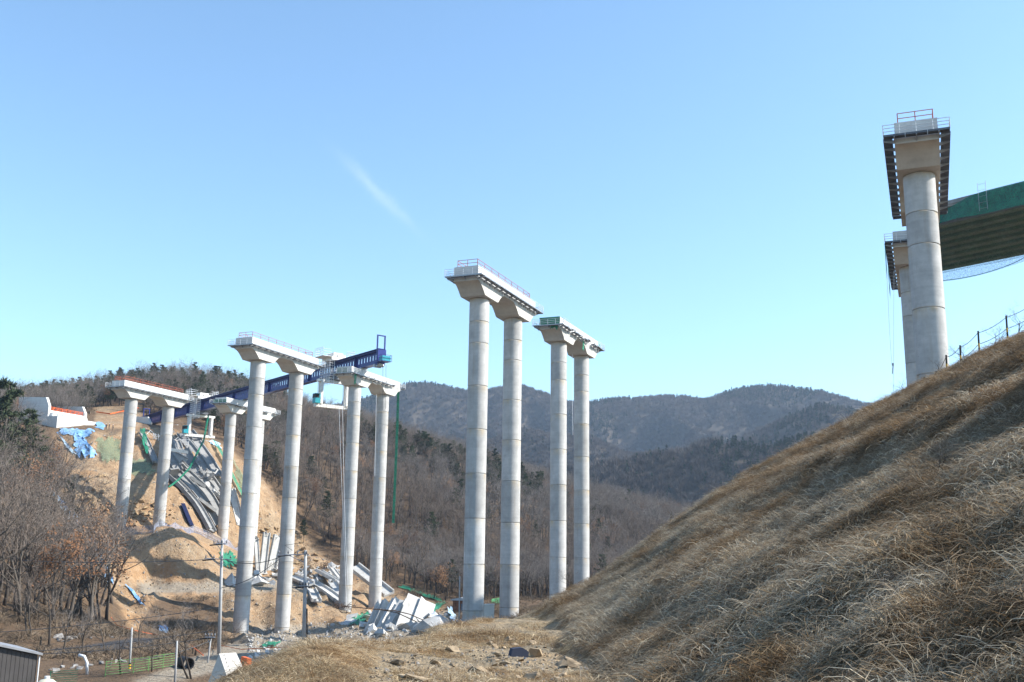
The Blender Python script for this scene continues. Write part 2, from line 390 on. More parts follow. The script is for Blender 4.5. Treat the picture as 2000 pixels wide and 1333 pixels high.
def m_ground():
    t = NT('ground_soil'); w = t.world()
    at_ = t.n('ShaderNodeAttribute'); at_.attribute_name = 'zone'; sp = t.n('ShaderNodeSeparateColor'); t.l(at_.outputs['Color'], sp.inputs[0])
    n1, n2, n3 = t.noise(w, .35, 8, .7), t.noise(w, 2.2, 6, .65), t.noise(w, .07, 5)
    litter = t.mix(n2, t.ramp(n1, [(.25, (.065, .040, .022)), (.5, (.165, .098, .052)), (.75, (.26, .175, .10))]), (.12, .085, .055))
    soilc = t.mix(t.ramp(n3, [(.38, (0, 0, 0)), (.62, (1, 1, 1))]), t.ramp(n1, [(.25, (.25, .14, .065)), (.55, (.39, .24, .125)), (.8, (.48, .36, .235))]),
                  t.ramp(n1, [(.25, (.22, .15, .09)), (.6, (.35, .255, .16)), (.8, (.45, .37, .27))]))
    soilc = t.mix(t.ramp(n2, [(.55, (0, 0, 0)), (.75, (.7, .7, .7))]), soilc, (.36, .31, .25))
    roadc = t.ramp(n2, [(.3, (.23, .18, .13)), (.55, (.32, .27, .205)), (.8, (.41, .37, .32))])
    straw = t.mix(n2, t.ramp(n1, [(.25, (.13, .095, .058)), (.6, (.29, .225, .145))]), (.35, .28, .185))
    bare = t.ramp(t.noise(w, .45, 4), [(.52, (0, 0, 0)), (.64, (1, 1, 1))])
    straw = t.mix(t.math('MULTIPLY', bare, .8), straw, (.42, .30, .175))
    crk = t.noise(t.world((.5, .5, .16)), 1.0, 9, .75)
    soilc = t.mix(t.ramp(crk, [(.38, (.6,) * 3), (.47, (0, 0, 0))]), soilc, (.18, .11, .06)); soilc = t.mix(t.ramp(crk, [(.58, (0, 0, 0)), (.70, (.8,) * 3)]), soilc, (.47, .40, .31))
    c = t.mix(sp.outputs[0], litter, soilc); c = t.mix(sp.outputs[1], c, roadc); c = t.mix(sp.outputs[2], c, straw)
    c = t.mix(at_.outputs['Alpha'], c, (.055, .055, .06))
    t.bump(t.math('ADD', n1, t.math('MULTIPLY', n2, .5)), .9, 1.1)
    return t.fin(c, .95)
M_GROUND = m_ground(); g_me.materials.append(M_GROUND)
ground_ob = link(bpy.data.objects.new('ground', g_me)); tag(ground_ob, kind='structure')

# far mountains: ridge lines one behind another
L3 = [(-400, 930), (400, 930), (800, 935), (950, 915), (1060, 905), (1150, 885), (1200, 868), (1248, 860), (1320, 845), (1400, 827), (1456, 829), (1500, 834), (1560, 815), (1640, 806), (1760, 840), (2000, 850), (2500, 900)]
L2 = [(-400, 900), (300, 880), (700, 860), (830, 840), (900, 852), (960, 850), (1020, 830), (1100, 838), (1151, 845), (1210, 868), (1300, 880), (1440, 852), (1480, 828), (1568, 797), (1600, 782), (1640, 788), (1700, 808), (1800, 830), (2500, 860)]
L1 = [(-400, 830), (300, 800), (640, 792), (720, 772), (770, 754), (800, 744), (830, 743), (870, 749), (905, 758), (955, 756), (985, 752), (1015, 748), (1060, 762), (1110, 780), (1150, 781), (1190, 773), (1240, 772), (1290, 768), (1330, 768), (1380, 776), (1410, 764), (1440, 755), (1500, 748), (1545, 752), (1590, 757), (1640, 770), (1690, 785), (1730, 790), (1800, 800), (2500, 830)]
def prof(L, az, R, drop):
    el = np.array([math.atan2(_ray(p, q)[2], math.hypot(_ray(p, q)[0], 1)) for p, q in L]); a = np.array([math.atan2(_ray(p, q)[0], 1) for p, q in L])
    return np.tan(np.interp(az, a, el)) * R - drop
m_az = np.linspace(math.radians(-38), math.radians(38), 330); m_r = np.linspace(470, 2700, 260)
MAZ, MR = np.meshgrid(m_az, m_r)
nodes = [(470, np.full(m_az.shape, -60.)), (620, np.full(m_az.shape, -30.)), (960, prof(L3, m_az, 960, 7)), (1090, prof(L3, m_az, 960, 7) - 22), (1430, prof(L2, m_az, 1430, 8)),
         (1570, prof(L2, m_az, 1430, 8) - 25), (2080, prof(L1, m_az, 2080, 9)), (2700, prof(L1, m_az, 2080, 9) * .75)]
MZ = np.zeros(MAZ.shape); _rn = [q[0] for q in nodes]
for i in range(len(m_az)): MZ[:, i] = np.interp(m_r, _rn, [q[1][i] for q in nodes])
MX, MY = MR * np.sin(MAZ), MR * np.cos(MAZ)
_env = np.ones(MR.shape)
for c0 in (960, 1430, 2080): _env *= 1 - .88 * np.exp(-((MR - c0) / 90.) ** 2)
_env *= 1 - sstep(1960, 2080, MR)
_wx = 60 * fbm(MX * .004, MY * .004, 3, 131)
MZ = MZ + _env * sstep(650, 850, MR) * (-235 * np.abs(fbm(MX * .0050 + _wx * .002 + MY * .0016, MY * .0020, 4, 133)) - 12 * np.abs(fbm(MX * .018, MY * .018, 3, 134))) + 2 * fbm(MX * .03, MY * .03, 3, 135)
_i2 = np.arange(MZ.size).reshape(MZ.shape)
_f2 = np.stack([_i2[:-1, :-1], _i2[:-1, 1:], _i2[1:, 1:], _i2[1:, :-1]], -1).reshape(-1, 4)[:, ::-1]
m_me = grid_mesh('mountains', MX, MY, MZ, _f2)
t = NT('mountain_floor'); w = t.world(); m_me.materials.append(t.fin(t.ramp(t.noise(w, .02, 8, .7), [(.3, (.045, .036, .028)), (.7, (.11, .088, .068))]), 1.0))
tag(link(bpy.data.objects.new('mountains', m_me)), kind='structure')
# ------------------------------------------------------------------ piers
RZ_V = math.radians(90) - V_AZ
CAP_HALF, CAP_W, PL_W, R_COL = 12.05, 4.0, 3.9, 1.5
def lift_mesh(h, r=R_COL):
    n = 40; mb = MB(); c = .05
    prof_ = [(r - c, 0), (r, c), (r, h - c), (r - c, h)]
    vs = [(p * math.cos(2 * math.pi * k / n), p * math.sin(2 * math.pi * k / n), z) for p, z in prof_ for k in range(n)]
    fs = [(i * n + k, i * n + (k + 1) % n, (i + 1) * n + (k + 1) % n, (i + 1) * n + k) for i in range(3) for k in range(n)]
    mb.add(vs, fs); me = mb.mesh('concrete_lift', M_CONC); auto_smooth(me, 30); return me
_lifts = {}
def lift(h):
    k = round(h, 2)
    if k not in _lifts: _lifts[k] = lift_mesh(k)
    return _lifts[k]
def cap_profile():
    lo = lambda t: 0.0 if t < 2.5 else 1.65 * math.sin(math.pi / 2 * min(1, (t - 2.5) / 2.7))
    top = 2.3; xs = list(np.linspace(-CAP_HALF, CAP_HALF, 81)); h = COLSP / 2
    return [(-CAP_HALF, top)] + [(x, lo(min(abs(x - h), abs(x + h)))) for x in xs] + [(CAP_HALF, top)]
def cap_mesh():
    mb = MB(); P = cap_profile(); n = len(P); w = CAP_W / 2
    vs = [(x, y, z) for y in (-w, w) for x, z in P]
    top = len(P)
    fs = []
    for i in range(1, n - 2): fs.append((i, i + 1, n + i + 1, n + i))                 # underside
    fs += [(0, 1, n + 1, n), (n - 2, n - 1, 2 * n - 1, 2 * n - 2), (0, n, 2 * n - 1, n - 1)]
    # sides as vertical strips up to the top edge
    base = len(vs); xs = [P[i][0] for i in range(1, n - 1)]
    vs += [(x, -w, 2.3) for x in xs] + [(x, w, 2.3) for x in xs]; m = len(xs)
    for i in range(m - 1):
        fs.append((1 + i, 2 + i, base + i + 1, base + i)); fs.append((n + 1 + i, n + 2 + i, base + m + i + 1, base + m + i))
    mb.add(vs, fs); me = mb.mesh('cap_beam', M_CAP); auto_smooth(me, 25); return me
CAP_ME = cap_mesh()
def panel_mesh(L, W):
    mb = MB(); mb.bx(-L / 2 + .02, L / 2 - .02, 0, W, -.03, 0)
    for k in range(5): y = W * (k + .5) / 5; mb.bx(-L / 2 + .03, L / 2 - .03, y - .04, y + .04, -.10, -.032)
    mb.bx(-L / 2 + .02, L / 2 - .02, W - .04, W + .01, -.14, .06)
    return mb.mesh('walkway_panel', M_DARKST)
PAN = panel_mesh(1.99, .85)
PAN_G = bpy.data.meshes.new_from_object(bpy.data.objects.new('tmp', PAN)); PAN_G.materials.clear(); PAN_G.materials.append(M_GALV)
BRK = MB().prism([(0, -.15), (.98, -.15), (.98, -.23), (.0, -.5)], -.05, .05, axis='x').mesh('bracket', M_GALV)
def rail_mesh(x0, x1, h, rails, r, mat, name, step=2.0, loops=True):
    mb = MB(); n = max(1, int(round(abs(x1 - x0) / step)))
    for k in range(n + 1): x = x0 + (x1 - x0) * k / n; mb.tube([(x, 0, 0), (x, 0, h)], r * 1.15, 5)
    for z in rails: mb.tube([(x0, 0, z), (x1, 0, z)], r, 5)
    return mb.mesh(name, mat)
def bolts(root, n=6):
    pass
def pier(key, label, zbase, dmg=0, ztop=38.3, net=None, sag=0.0):
    x, y = PIER_POS[key]; c = np.array([x, y]) + VX * COLSP / 2
    rnd = random.Random(ord(key))
    root = empty('bridge_pier', (c[0], c[1], zbase), RZ_V, label, 'bridge pier', 'concrete piers of the unfinished viaduct')
    H = ztop - zbase
    for sx in (-1, 1):
        gx, gy = c + VX * sx * COLSP / 2; bot = ground(gx, gy) - 2.5 - zbase
        core = MB(); core.tube([(0, 0, bot), (0, 0, H - .01)], R_COL - .09, 32)
        co = core.build('column', M_CONC, root, True, (sx * COLSP / 2, 0, 0))
        z = H; first = True
        seq = [3.9, 3.3] + [6.45] * 12; jit = rnd.uniform(-.4, .4); seq[0] += jit
        for hgt in seq:
            z0 = max(z - hgt, bot); 
            if z - z0 < .2: break
            me = lift(round(z - z0 - .05, 2)); inst('concrete_lift', me, co, (0, 0, z0 + .025), (0, 0, rnd.uniform(0, 6)))
            z = z0
            if z <= bot + .01: break
    inst('cap_beam', CAP_ME, root, (0, 0, H))
    pt, pw = H + 2.303, PL_W / 2
    pl = MB(); pl.bx(-CAP_HALF + .12, CAP_HALF - .12, -pw, pw, pt, pt + 1.6).build('plinth', M_PLINTH, root)
    for k in range(6):                                     # starter bars and bearing pads on top
        xx = -10 + 4 * k; MB().bx(xx - .45, xx + .45, -.9, .9, pt + 1.6, pt + 1.83).build('bearing_pad', M_PLINTH, root)
    # walkway panels, brackets
    zw = pt - .02; n = 12; L = 24.1 / n
    me = PAN if key in 'Dd' else PAN_G
    for side in (-1, 1):
        for k in range(n):
            xx = -CAP_HALF + L * (k + .5); t = 0; dz = 0
            if dmg and side == -1 and rnd.random() < .45 * dmg: t = rnd.uniform(-.5, .35); dz = -rnd.uniform(0, .3)
            if dmg and side == -1 and rnd.random() < .12 * dmg: continue
            inst('walkway_panel', me, root, (xx, side * (CAP_W / 2 + .17), zw + dz), (side * t, rnd.uniform(-.08, .08) * dmg if side < 0 else 0, 0 if side == 1 else math.pi))
            inst('bracket', BRK, root, (xx - L / 2 + .1, side * (CAP_W / 2 + .003), zw - .02), (0, 0, 0 if side == 1 else math.pi))
    for e in (-1, 1):
        for k in range(3):
            yy = -CAP_W / 2 - 1.0 + 2.0 * (k + .5)
            inst('walkway_panel', me, root, (e * (CAP_HALF + .12), yy, zw), (0, 0, -e * math.pi / 2), (1.0, 1, 1))
            inst('bracket', BRK, root, (e * (CAP_HALF + .003), yy, zw - .02), (0, 0, -e * math.pi / 2))
    # railings
    ry, rx = CAP_W / 2 + .98, CAP_HALF + .94
    for side in (-1, 1):
        if dmg and side == -1:
            segs = [(-rx, -rx + 3, .2), (rx - 4.5, rx, 0)] if dmg > .5 else [(-rx, -2, .1), (3, rx, 0)]
        else: segs = [(-rx, rx, 0)]
        for x0, x1, tl in segs:
            me_ = rail_mesh(x0, x1, 1.05, (.38, .72, 1.05), .034, M_STEELW, 'guard_rail')
            inst('guard_rail', me_, root, (0, side * ry, zw), (tl * side * -1, 0, 0))
    for e in (-1, 1):
        inst('guard_rail', rail_mesh(-ry, ry, 1.05, (.38, .72, 1.05), .034, M_STEELW, 'guard_rail', 1.6), root, (e * rx, 0, zw), (0, 0, math.pi / 2))
    if not dmg:
        zr = pt + 1.6
        for side in (-1, 1):
            inst('safety_rail', rail_mesh(-CAP_HALF + .6, CAP_HALF - 2.0, 1.15, (.6, 1.12), .042, M_RED, 'safety_rail', 2.6), root, (0, side * 1.6, zr))
        inst('safety_rail', rail_mesh(-1.6, 1.6, 1.15, (.6, 1.12), .042, M_RED, 'safety_rail', 1.7), root, (-CAP_HALF + .6, 0, zr), (0, 0, math.pi / 2))
        inst('safety_rail', rail_mesh(-1.6, 1.6, 1.15, (.6, 1.12), .042, M_RED, 'safety_rail', 1.7), root, (CAP_HALF - 2.0, 0, zr), (0, 0, math.pi / 2))
    else:                                                   # bent bars hanging off the damaged side
        for k in range(int(14 * dmg)):
            xx = rnd.uniform(-11, 11); mb = MB(); p = Vector((xx, -2.3, pt + rnd.uniform(0, 1))); pts = [p]
            for q in range(4): p = p + Vector((rnd.uniform(-.9, .9), rnd.uniform(-.45, .1), rnd.uniform(-.75, .25))); pts.append(p)
            mb.tube(pts, .03, 4).build('bent_bar', M_STEELW, root)
        for k in range(int(7 * dmg)):
            xx = rnd.uniform(-11, 11); s_ = rnd.uniform(.3, .8)
            mb = MB(); mb.add([(xx + rnd.uniform(-1, 1) * s_, -2.2 - rnd.random() * .5, pt + rnd.uniform(-.2, .6) + d) for d in (0, .1, .3, .5, .2, .4)], [(0, 1, 2), (0, 2, 3), (0, 3, 4), (1, 2, 5), (0, 1, 5), (3, 4, 5)])
            mb.build('broken_concrete', M_BROKEN, root)
    return root, pt
PIERS = {}
for key, lab, zb, dm, zt in (
        ('A', 'tall twin-column pier standing on the dirt bench below the concrete abutment, with red top rail', 5.2, 0, 38.0),
        ('B', 'tall twin-column pier with red top rail standing in front of the navy launching girder', -15.6, 0, 38.1),
        ('C', 'tall intact twin-column pier standing alone in the valley with red top rail', -9.6, 0, 38.4),
        ('D', 'huge twin-column pier with dark walkway rising behind the dry grass slope', -7, 0, 38.2),
        ('a', 'twin-column pier standing among fallen girders on the slope under the navy girder', 2.5, .45, 39.9),
        ('b', 'twin-column pier with torn walkway under the free end of the navy girder', -12.3, .6, 39.6),
        ('c', 'twin-column pier with battered walkway and green net over its cap end', -8.2, 1, 39.9),
        ('d', 'twin-column pier carrying the end of the green-netted bridge deck', -7, .3, 39.9)):
    PIERS[key] = pier(key, lab, zb, dm, zt)
# ------------------------------------------------------------------ fast terrain lookup on the built sheet
_lr = np.log(_rr)
def fh(x, y):
    x = np.asarray(x, float); y = np.asarray(y, float)
    a = np.interp(np.arctan2(x, y), _az, np.arange(na)); r = np.interp(np.log(np.maximum(np.hypot(x, y), .5)), _lr, np.arange(nr))
    i = np.clip(r.astype(int), 0, nr - 2); j = np.clip(a.astype(int), 0, na - 2); fr, fa = r - i, a - j
    return GZ[i, j] * (1 - fr) * (1 - fa) + GZ[i + 1, j] * fr * (1 - fa) + GZ[i, j + 1] * (1 - fr) * fa + GZ[i + 1, j + 1] * fr * fa
def gz(x, y): return float(fh(np.array([x]), np.array([y]))[0])
def hit(px, py, y0=6.0, y1=640.0, off=0.0):
    r = ray(px, py); Y = np.exp(np.linspace(math.log(y0), math.log(y1), 2600))
    d = r[2] * Y - fh(r[0] * Y, Y); i = int(np.argmax(d < 0))
    if d[i] >= 0: Yh = y1
    elif i == 0: Yh = Y[0]
    else: Yh = Y[i - 1] + (Y[i] - Y[i - 1]) * d[i - 1] / (d[i - 1] - d[i])
    p = r * Yh; return Vector((p[0], p[1], p[2] + off))
def gnorm(p, e=1.5):
    hx = gz(p[0] + e, p[1]) - gz(p[0] - e, p[1]); hy = gz(p[0], p[1] + e) - gz(p[0], p[1] - e)
    return Vector((-hx / (2 * e), -hy / (2 * e), 1)).normalized()
def atv(x, y, Y): return Vector(at(x, y, Y))
rng = random.Random(7)

# ------------------------------------------------------------------ cloth and net materials
def m_cloth(name, a, b, alpha=1.0, rough=.55, scale=1.3):
    t = NT(name); w = t.world(); c = t.ramp(t.noise(w, scale, 6), [(.3, a), (.7, b)]); m = t.fin(c, rough)
    t.bump(t.noise(w, scale * 2.5, 5), .7, .3)
    if alpha < 1:
        tr = t.n('ShaderNodeBsdfTransparent'); mx = t.n('ShaderNodeMixShader')
        g = t.noise(w, 7, 2); t.l(t.ramp(g, [(.35, (alpha - .18,) * 3), (.65, (min(1, alpha + .14),) * 3)]), mx.inputs[0])
        t.l(tr.outputs[0], mx.inputs[1]); t.l(t.b.outputs[0], mx.inputs[2]); t.l(mx.outputs[0], t.out.inputs[0])
    return m
M_TARP = m_cloth('blue_tarpaulin', (.06, .18, .40), (.30, .48, .66), scale=.8)
M_TARPL = m_cloth('pale_blue_tarpaulin', (.30, .47, .62), (.55, .68, .78))
M_NET = m_cloth('green_safety_net', (.012, .15, .085), (.03, .27, .15), .84)
M_NETD = m_cloth('dark_green_deck_net', (.012, .10, .075), (.03, .20, .13), .88)
M_NETU = m_cloth('under_deck_net', (.035, .21, .115), (.055, .30, .165), .34)
M_NETF = m_cloth('faded_green_net', (.14, .24, .15), (.24, .33, .20), .45, .9)
M_ORANGE = m_plain('orange_plastic', (.75, .14, .03), .5)
M_GREENP = m_plain('green_paint', (.13, .30, .09), .6, 0, .25, 2, dirt=(.16, .18, .10))
M_STRAND = m_plain('rusty_strand', (.09, .055, .035), .7)
M_GREYP = m_plain('grey_panel', (.18, .22, .21), .5)
M_POLE = m_concrete('pole_concrete', (.33, .33, .33), (.43, .43, .42), st=.15)
M_WIRE = m_plain('wire', (.10, .10, .10), .6)
M_WOOD = m_plain('brown_boards', (.17, .07, .035), .8, 0, .25, 3)
M_YEL = m_plain('yellow_paint', (.75, .42, .03), .5)
M_ROOF = m_plain('sheet_roof', (.33, .34, .36), .45, .3)
M_WALLG = m_plain('dark_grey_cladding', (.075, .07, .068), .5, 0, .08)
M_CREAM = m_concrete('wall_concrete', (.52, .49, .43), (.64, .61, .55), st=.15)
M_STONE = m_plain('field_stone', (.27, .26, .25), .9, 0, .3, 1.5, dirt=(.17, .15, .13))
M_ROCK = m_plain('rubble_rock', (.33, .255, .17), .9, 0, .35, 3.0, dirt=(.17, .13, .09))

# ------------------------------------------------------------------ finished deck with nets, beyond the right-hand pier
U_AZ = math.radians(138.0); UD = np.array([math.sin(U_AZ), math.cos(U_AZ)])
dk = np.array(PIER_POS['d'])
DKZ = 43.5
span_root = empty('bridge_deck', (dk[0], dk[1], DKZ), 0, 'finished concrete bridge deck on long girders beyond the tall right pier, hung with green net', 'bridge deck')
def dpt(s, t, z): p = VX * s + UD * t; return (p[0], p[1], z)
SEC_I = [(-.62, 0), (.62, 0), (.62, .3), (.14, .55), (.14, 1.5), (.7, 1.7), (.7, 1.9), (-.7, 1.9), (-.7, 1.7), (-.14, 1.5), (-.14, .55), (-.62, .3)]
for k in range(8):
    s = -3.9 + 3.1 * k; MB().sweep([dpt(s, t, 0) for t in (1.3, 20, 46)], SEC_I).build('girder', M_GIRD, span_root)
sl = MB(); sl.add([dpt(s_, t_, z_) for z_ in (1.903, 2.15) for s_, t_ in ((-6.0, 1.3), (19.9, 1.3), (19.9, 46), (-6.0, 46))], [(0, 1, 2, 3), (4, 5, 6, 7), (0, 1, 5, 4), (1, 2, 6, 5), (2, 3, 7, 6), (3, 0, 4, 7)]); sl.build('deck_slab', M_GIRD, span_root)
for s in (-5.9, 19.7): MB().sweep([dpt(s, t, 2.15) for t in (1.3, 46)], [(-.2, .003), (.2, .003), (.12, .55), (-.12, .55)]).build('parapet', M_GIRD, span_root)
for k in range(4): MB().sweep([dpt(-4, 4 + 12 * k, .9), dpt(18, 4 + 12 * k, .9)], [(-.15, 0), (.15, 0), (.15, 1.2), (-.15, 1.2)]).build('cross_beam', M_GIRD, span_root)
def sheet(name, f, nu, nv, mat, parent=None, thick=None):
    """grid surface from f(u,v)->point"""
    mb = MB(); vs = [f(i / nu, j / nv) for j in range(nv + 1) for i in range(nu + 1)]
    mb.add(vs, [(j * (nu + 1) + i, j * (nu + 1) + i + 1, (j + 1) * (nu + 1) + i + 1, (j + 1) * (nu + 1) + i) for j in range(nv) for i in range(nu)])
    o = mb.build(name, mat, parent, True); return o
def nnf(f, z0, s0):
    def g(u, v):
        t = 1.0 + 45 * u; top = 2.72 - (1.0 * math.exp(-((u - .09) / .06) ** 2)) * 1.1 ; bot = -.25 + .25 * math.sin(u * 17) * .4
        z = top + (bot - top) * v; w = .18 * math.sin(u * 40 + v * 3) * v + .25 * math.sin(u * 9) * v
        return Vector(dpt(s0 - w * 1.0, t, z)) + Vector((dk[0], dk[1], DKZ))
    return g
tag(sheet('safety_net', nnf(None, 0, -6.25), 90, 8, M_NETD), 'dark green safety net hung along the near edge of the bridge deck', 'safety net')
def undernet(u, v):
    t = 1.4 + 44.5 * u; s = 13 + 8.2 * v; z = -.5 - 1.5 * math.sin(math.pi * v) * abs(math.sin(u * math.pi * 2.6 + .3)) ** .6
    if v == 1: z = .6
    return Vector(dpt(s, t, z)) + Vector((dk[0], dk[1], DKZ))
tag(sheet('under_net', lambda u, v: Vector(dpt(-5.6 + 24.6 * v, 1.4 + 44.5 * u, -.22 - .12 * math.sin(u * 30) * math.sin(v * 9))) + Vector((dk[0], dk[1], DKZ)), 40, 12, M_NETU), 'dark green net stretched flat under the deck girders', 'safety net')
tag(sheet('catch_net', undernet, 60, 8, m_cloth('thin_green_net', (.02, .10, .11), (.05, .18, .18), .20)), 'thin sagging net slung below the far edge of the bridge deck', 'safety net')
er_ = [undernet(k / 40, .5) + Vector((0, 0, -.03)) for k in range(41)]; tag(MB().tube(er_, .05, 5).build('net_rope', M_NETD), 'dark edge rope along the lowest line of the sagging net under the deck', 'rope')
for (t0, s0, ln) in ((9.5, -6.4, 4.2),):
    lad = MB()
    for d in (0, 1.0): lad.tube([dpt(s0 - .15, t0 + d, 3.9), dpt(s0 - .2, t0 + d, .1)], .03, 5)
    for q in range(5): lad.tube([dpt(s0 - .15, t0, .4 + .8 * q), dpt(s0 - .15, t0 + 1.0, .4 + .8 * q)], .018, 4)
    o = lad.build('access_ladder', M_GALV, loc=(dk[0], dk[1], DKZ)); tag(o, 'thin metal ladder hanging over the green netted edge of the deck', 'ladder')
for i, (t0, lx) in enumerate(((2.5, -2.6), (18, -1.4))):
    o = MB().tube([dpt(-5.8, t0, 2.3), dpt(-6.2, t0 + lx, 3.3 + .6 * i)], .05, 5).build('scaffold_pipe', M_GALV, loc=(dk[0], dk[1], DKZ))
    tag(o, ['loose scaffold pipe poking out over the deck edge beside the tall pier', 'loose scaffold pipe leaning on the netted deck beyond the ladder'][i], 'pipe')

# ------------------------------------------------------------------ launching girder
LP0, LP1 = np.array([-30.4, 236.6]), np.array([-134.2, 369.0]); LZ = 44.5
LD = (LP1 - LP0); LLEN = np.hypot(*LD); LD = LD / LLEN; LN = np.array([LD[1], -LD[0]])       # LN points to the right and away
lrz = math.atan2(LD[1], LD[0])
lau = empty('launching_girder', (LP0[0], LP0[1], LZ), lrz, 'long navy steel launching girder with slotted web lying across the pier tops', 'launching girder')
def seg_mesh(L):
    mb = MB(); h = 3.5
    mb.bx(0, L, -.95, .95, 3.40, 3.52); mb.bx(0, L, -.8, .8, .0, .14); mb.bx(0, L, -.035, .035, .14, 1.15); mb.bx(0, L, -.035, .035, 2.45, 3.40)
    mb.bx(0, L, -1.05, -.036, 3.02, 3.12); mb.bx(0, L, .036, .95, 3.02, 3.12)
    n = int(round(L / 1.4)); p = L / n
    for k in range(n):
        x = p * k; mb.bx(x + .17, x + p - .17, -.034, .034, 1.15, 2.45)
        mb.add([(x + .27, y, z) for y in (-.124, .124) for z in ()], [])
        for sx, d in ((x + .17, -1), (x + p - .17, 1)):   # rounded slot corners
            for z, e in ((1.15, 1), (2.45, -1)): mb.prism([(sx, z), (sx + d * .1, z), (sx, z + e * .2)], -.033, .033)
    for x in (.04, L - .16): mb.bx(x, x + .07, -.55, .55, .14, 3.02)
    return mb.mesh('girder_segment', M_NAVY)
nseg = 14; SL = LLEN / nseg; SEGM = seg_mesh(SL - .03)
for k in range(nseg): inst('girder_segment', SEGM, lau, (SL * k + .015, 0, 0))
rl = MB(); rl.bx(0, LLEN, -1.12, -1.06, 3.0, 3.14); rl.bx(0, LLEN, -.82, -.78, -.05, .1); rl.build('edge_rail', M_GALV, lau)
for (x0, dirn) in ((.6, -1), (LLEN - 8, 1)):
    fr = MB()
    for y in (-1.0, 1.0): fr.bx(x0 - .14, x0 + .14, y - .14, y + .14, -.4, 6.6 if dirn < 0 else 6.0)
    fr.bx(x0 - .14, x0 + .14, -1.14, 1.14, 6.601 if dirn < 0 else 6.001, 6.85 if dirn < 0 else 6.25); fr.bx(x0 - .6, x0 - .2, -1.1, 1.1, .2, 3.3)
    fr.build('end_portal', M_NAVY, lau)
pf = MB(); pf.bx(-2.2, -.2, -1.3, 1.3, .2, .32)
for x in (-2.2, -.25):
    for y in (-1.3, 1.3): pf.tube([(x, y, .3), (x, y, 1.7)], .05, 5)
for z in (1.0, 1.7):
    for y in (-1.3, 1.3): pf.tube([(-2.2, y, z), (-.25, y, z)], .045, 5)
    pf.tube([(-2.2, -1.3, z), (-2.2, 1.3, z)], .045, 5)
pf.build('end_platform', M_NAVY, lau); MB().bx(-2.1, -.7, -1.1, 1.1, .321, 1.5).build('power_box', M_TEAL, lau)
wh = MB()
for x in (.8, 2.0): wh.tube([(x, -.9, -.35), (x, .9, -.35)], .42, 12)
wh.bx(.2, 2.6, -.6, .6, -.34, -.02); wh.build('roller_bogie', M_GALV, lau)
ch = MB()
for k in range(26): 
    x = LLEN - rng.uniform(.5, 9); ch.box((x, rng.uniform(-1.3, .6), rng.uniform(.2, 3.0)), (rng.uniform(.2, 1.2), rng.uniform(.3, .9), rng.uniform(.2, .9)))
ch.build('tail_machinery', M_TEAL, lau)
for k in range(3):
    MB().box((LLEN - 2.2 - 2.3 * k, -1.25, 1.4 + .5 * k), (1.1, .5, .8)).build('machine_panel', M_WHITE, lau)
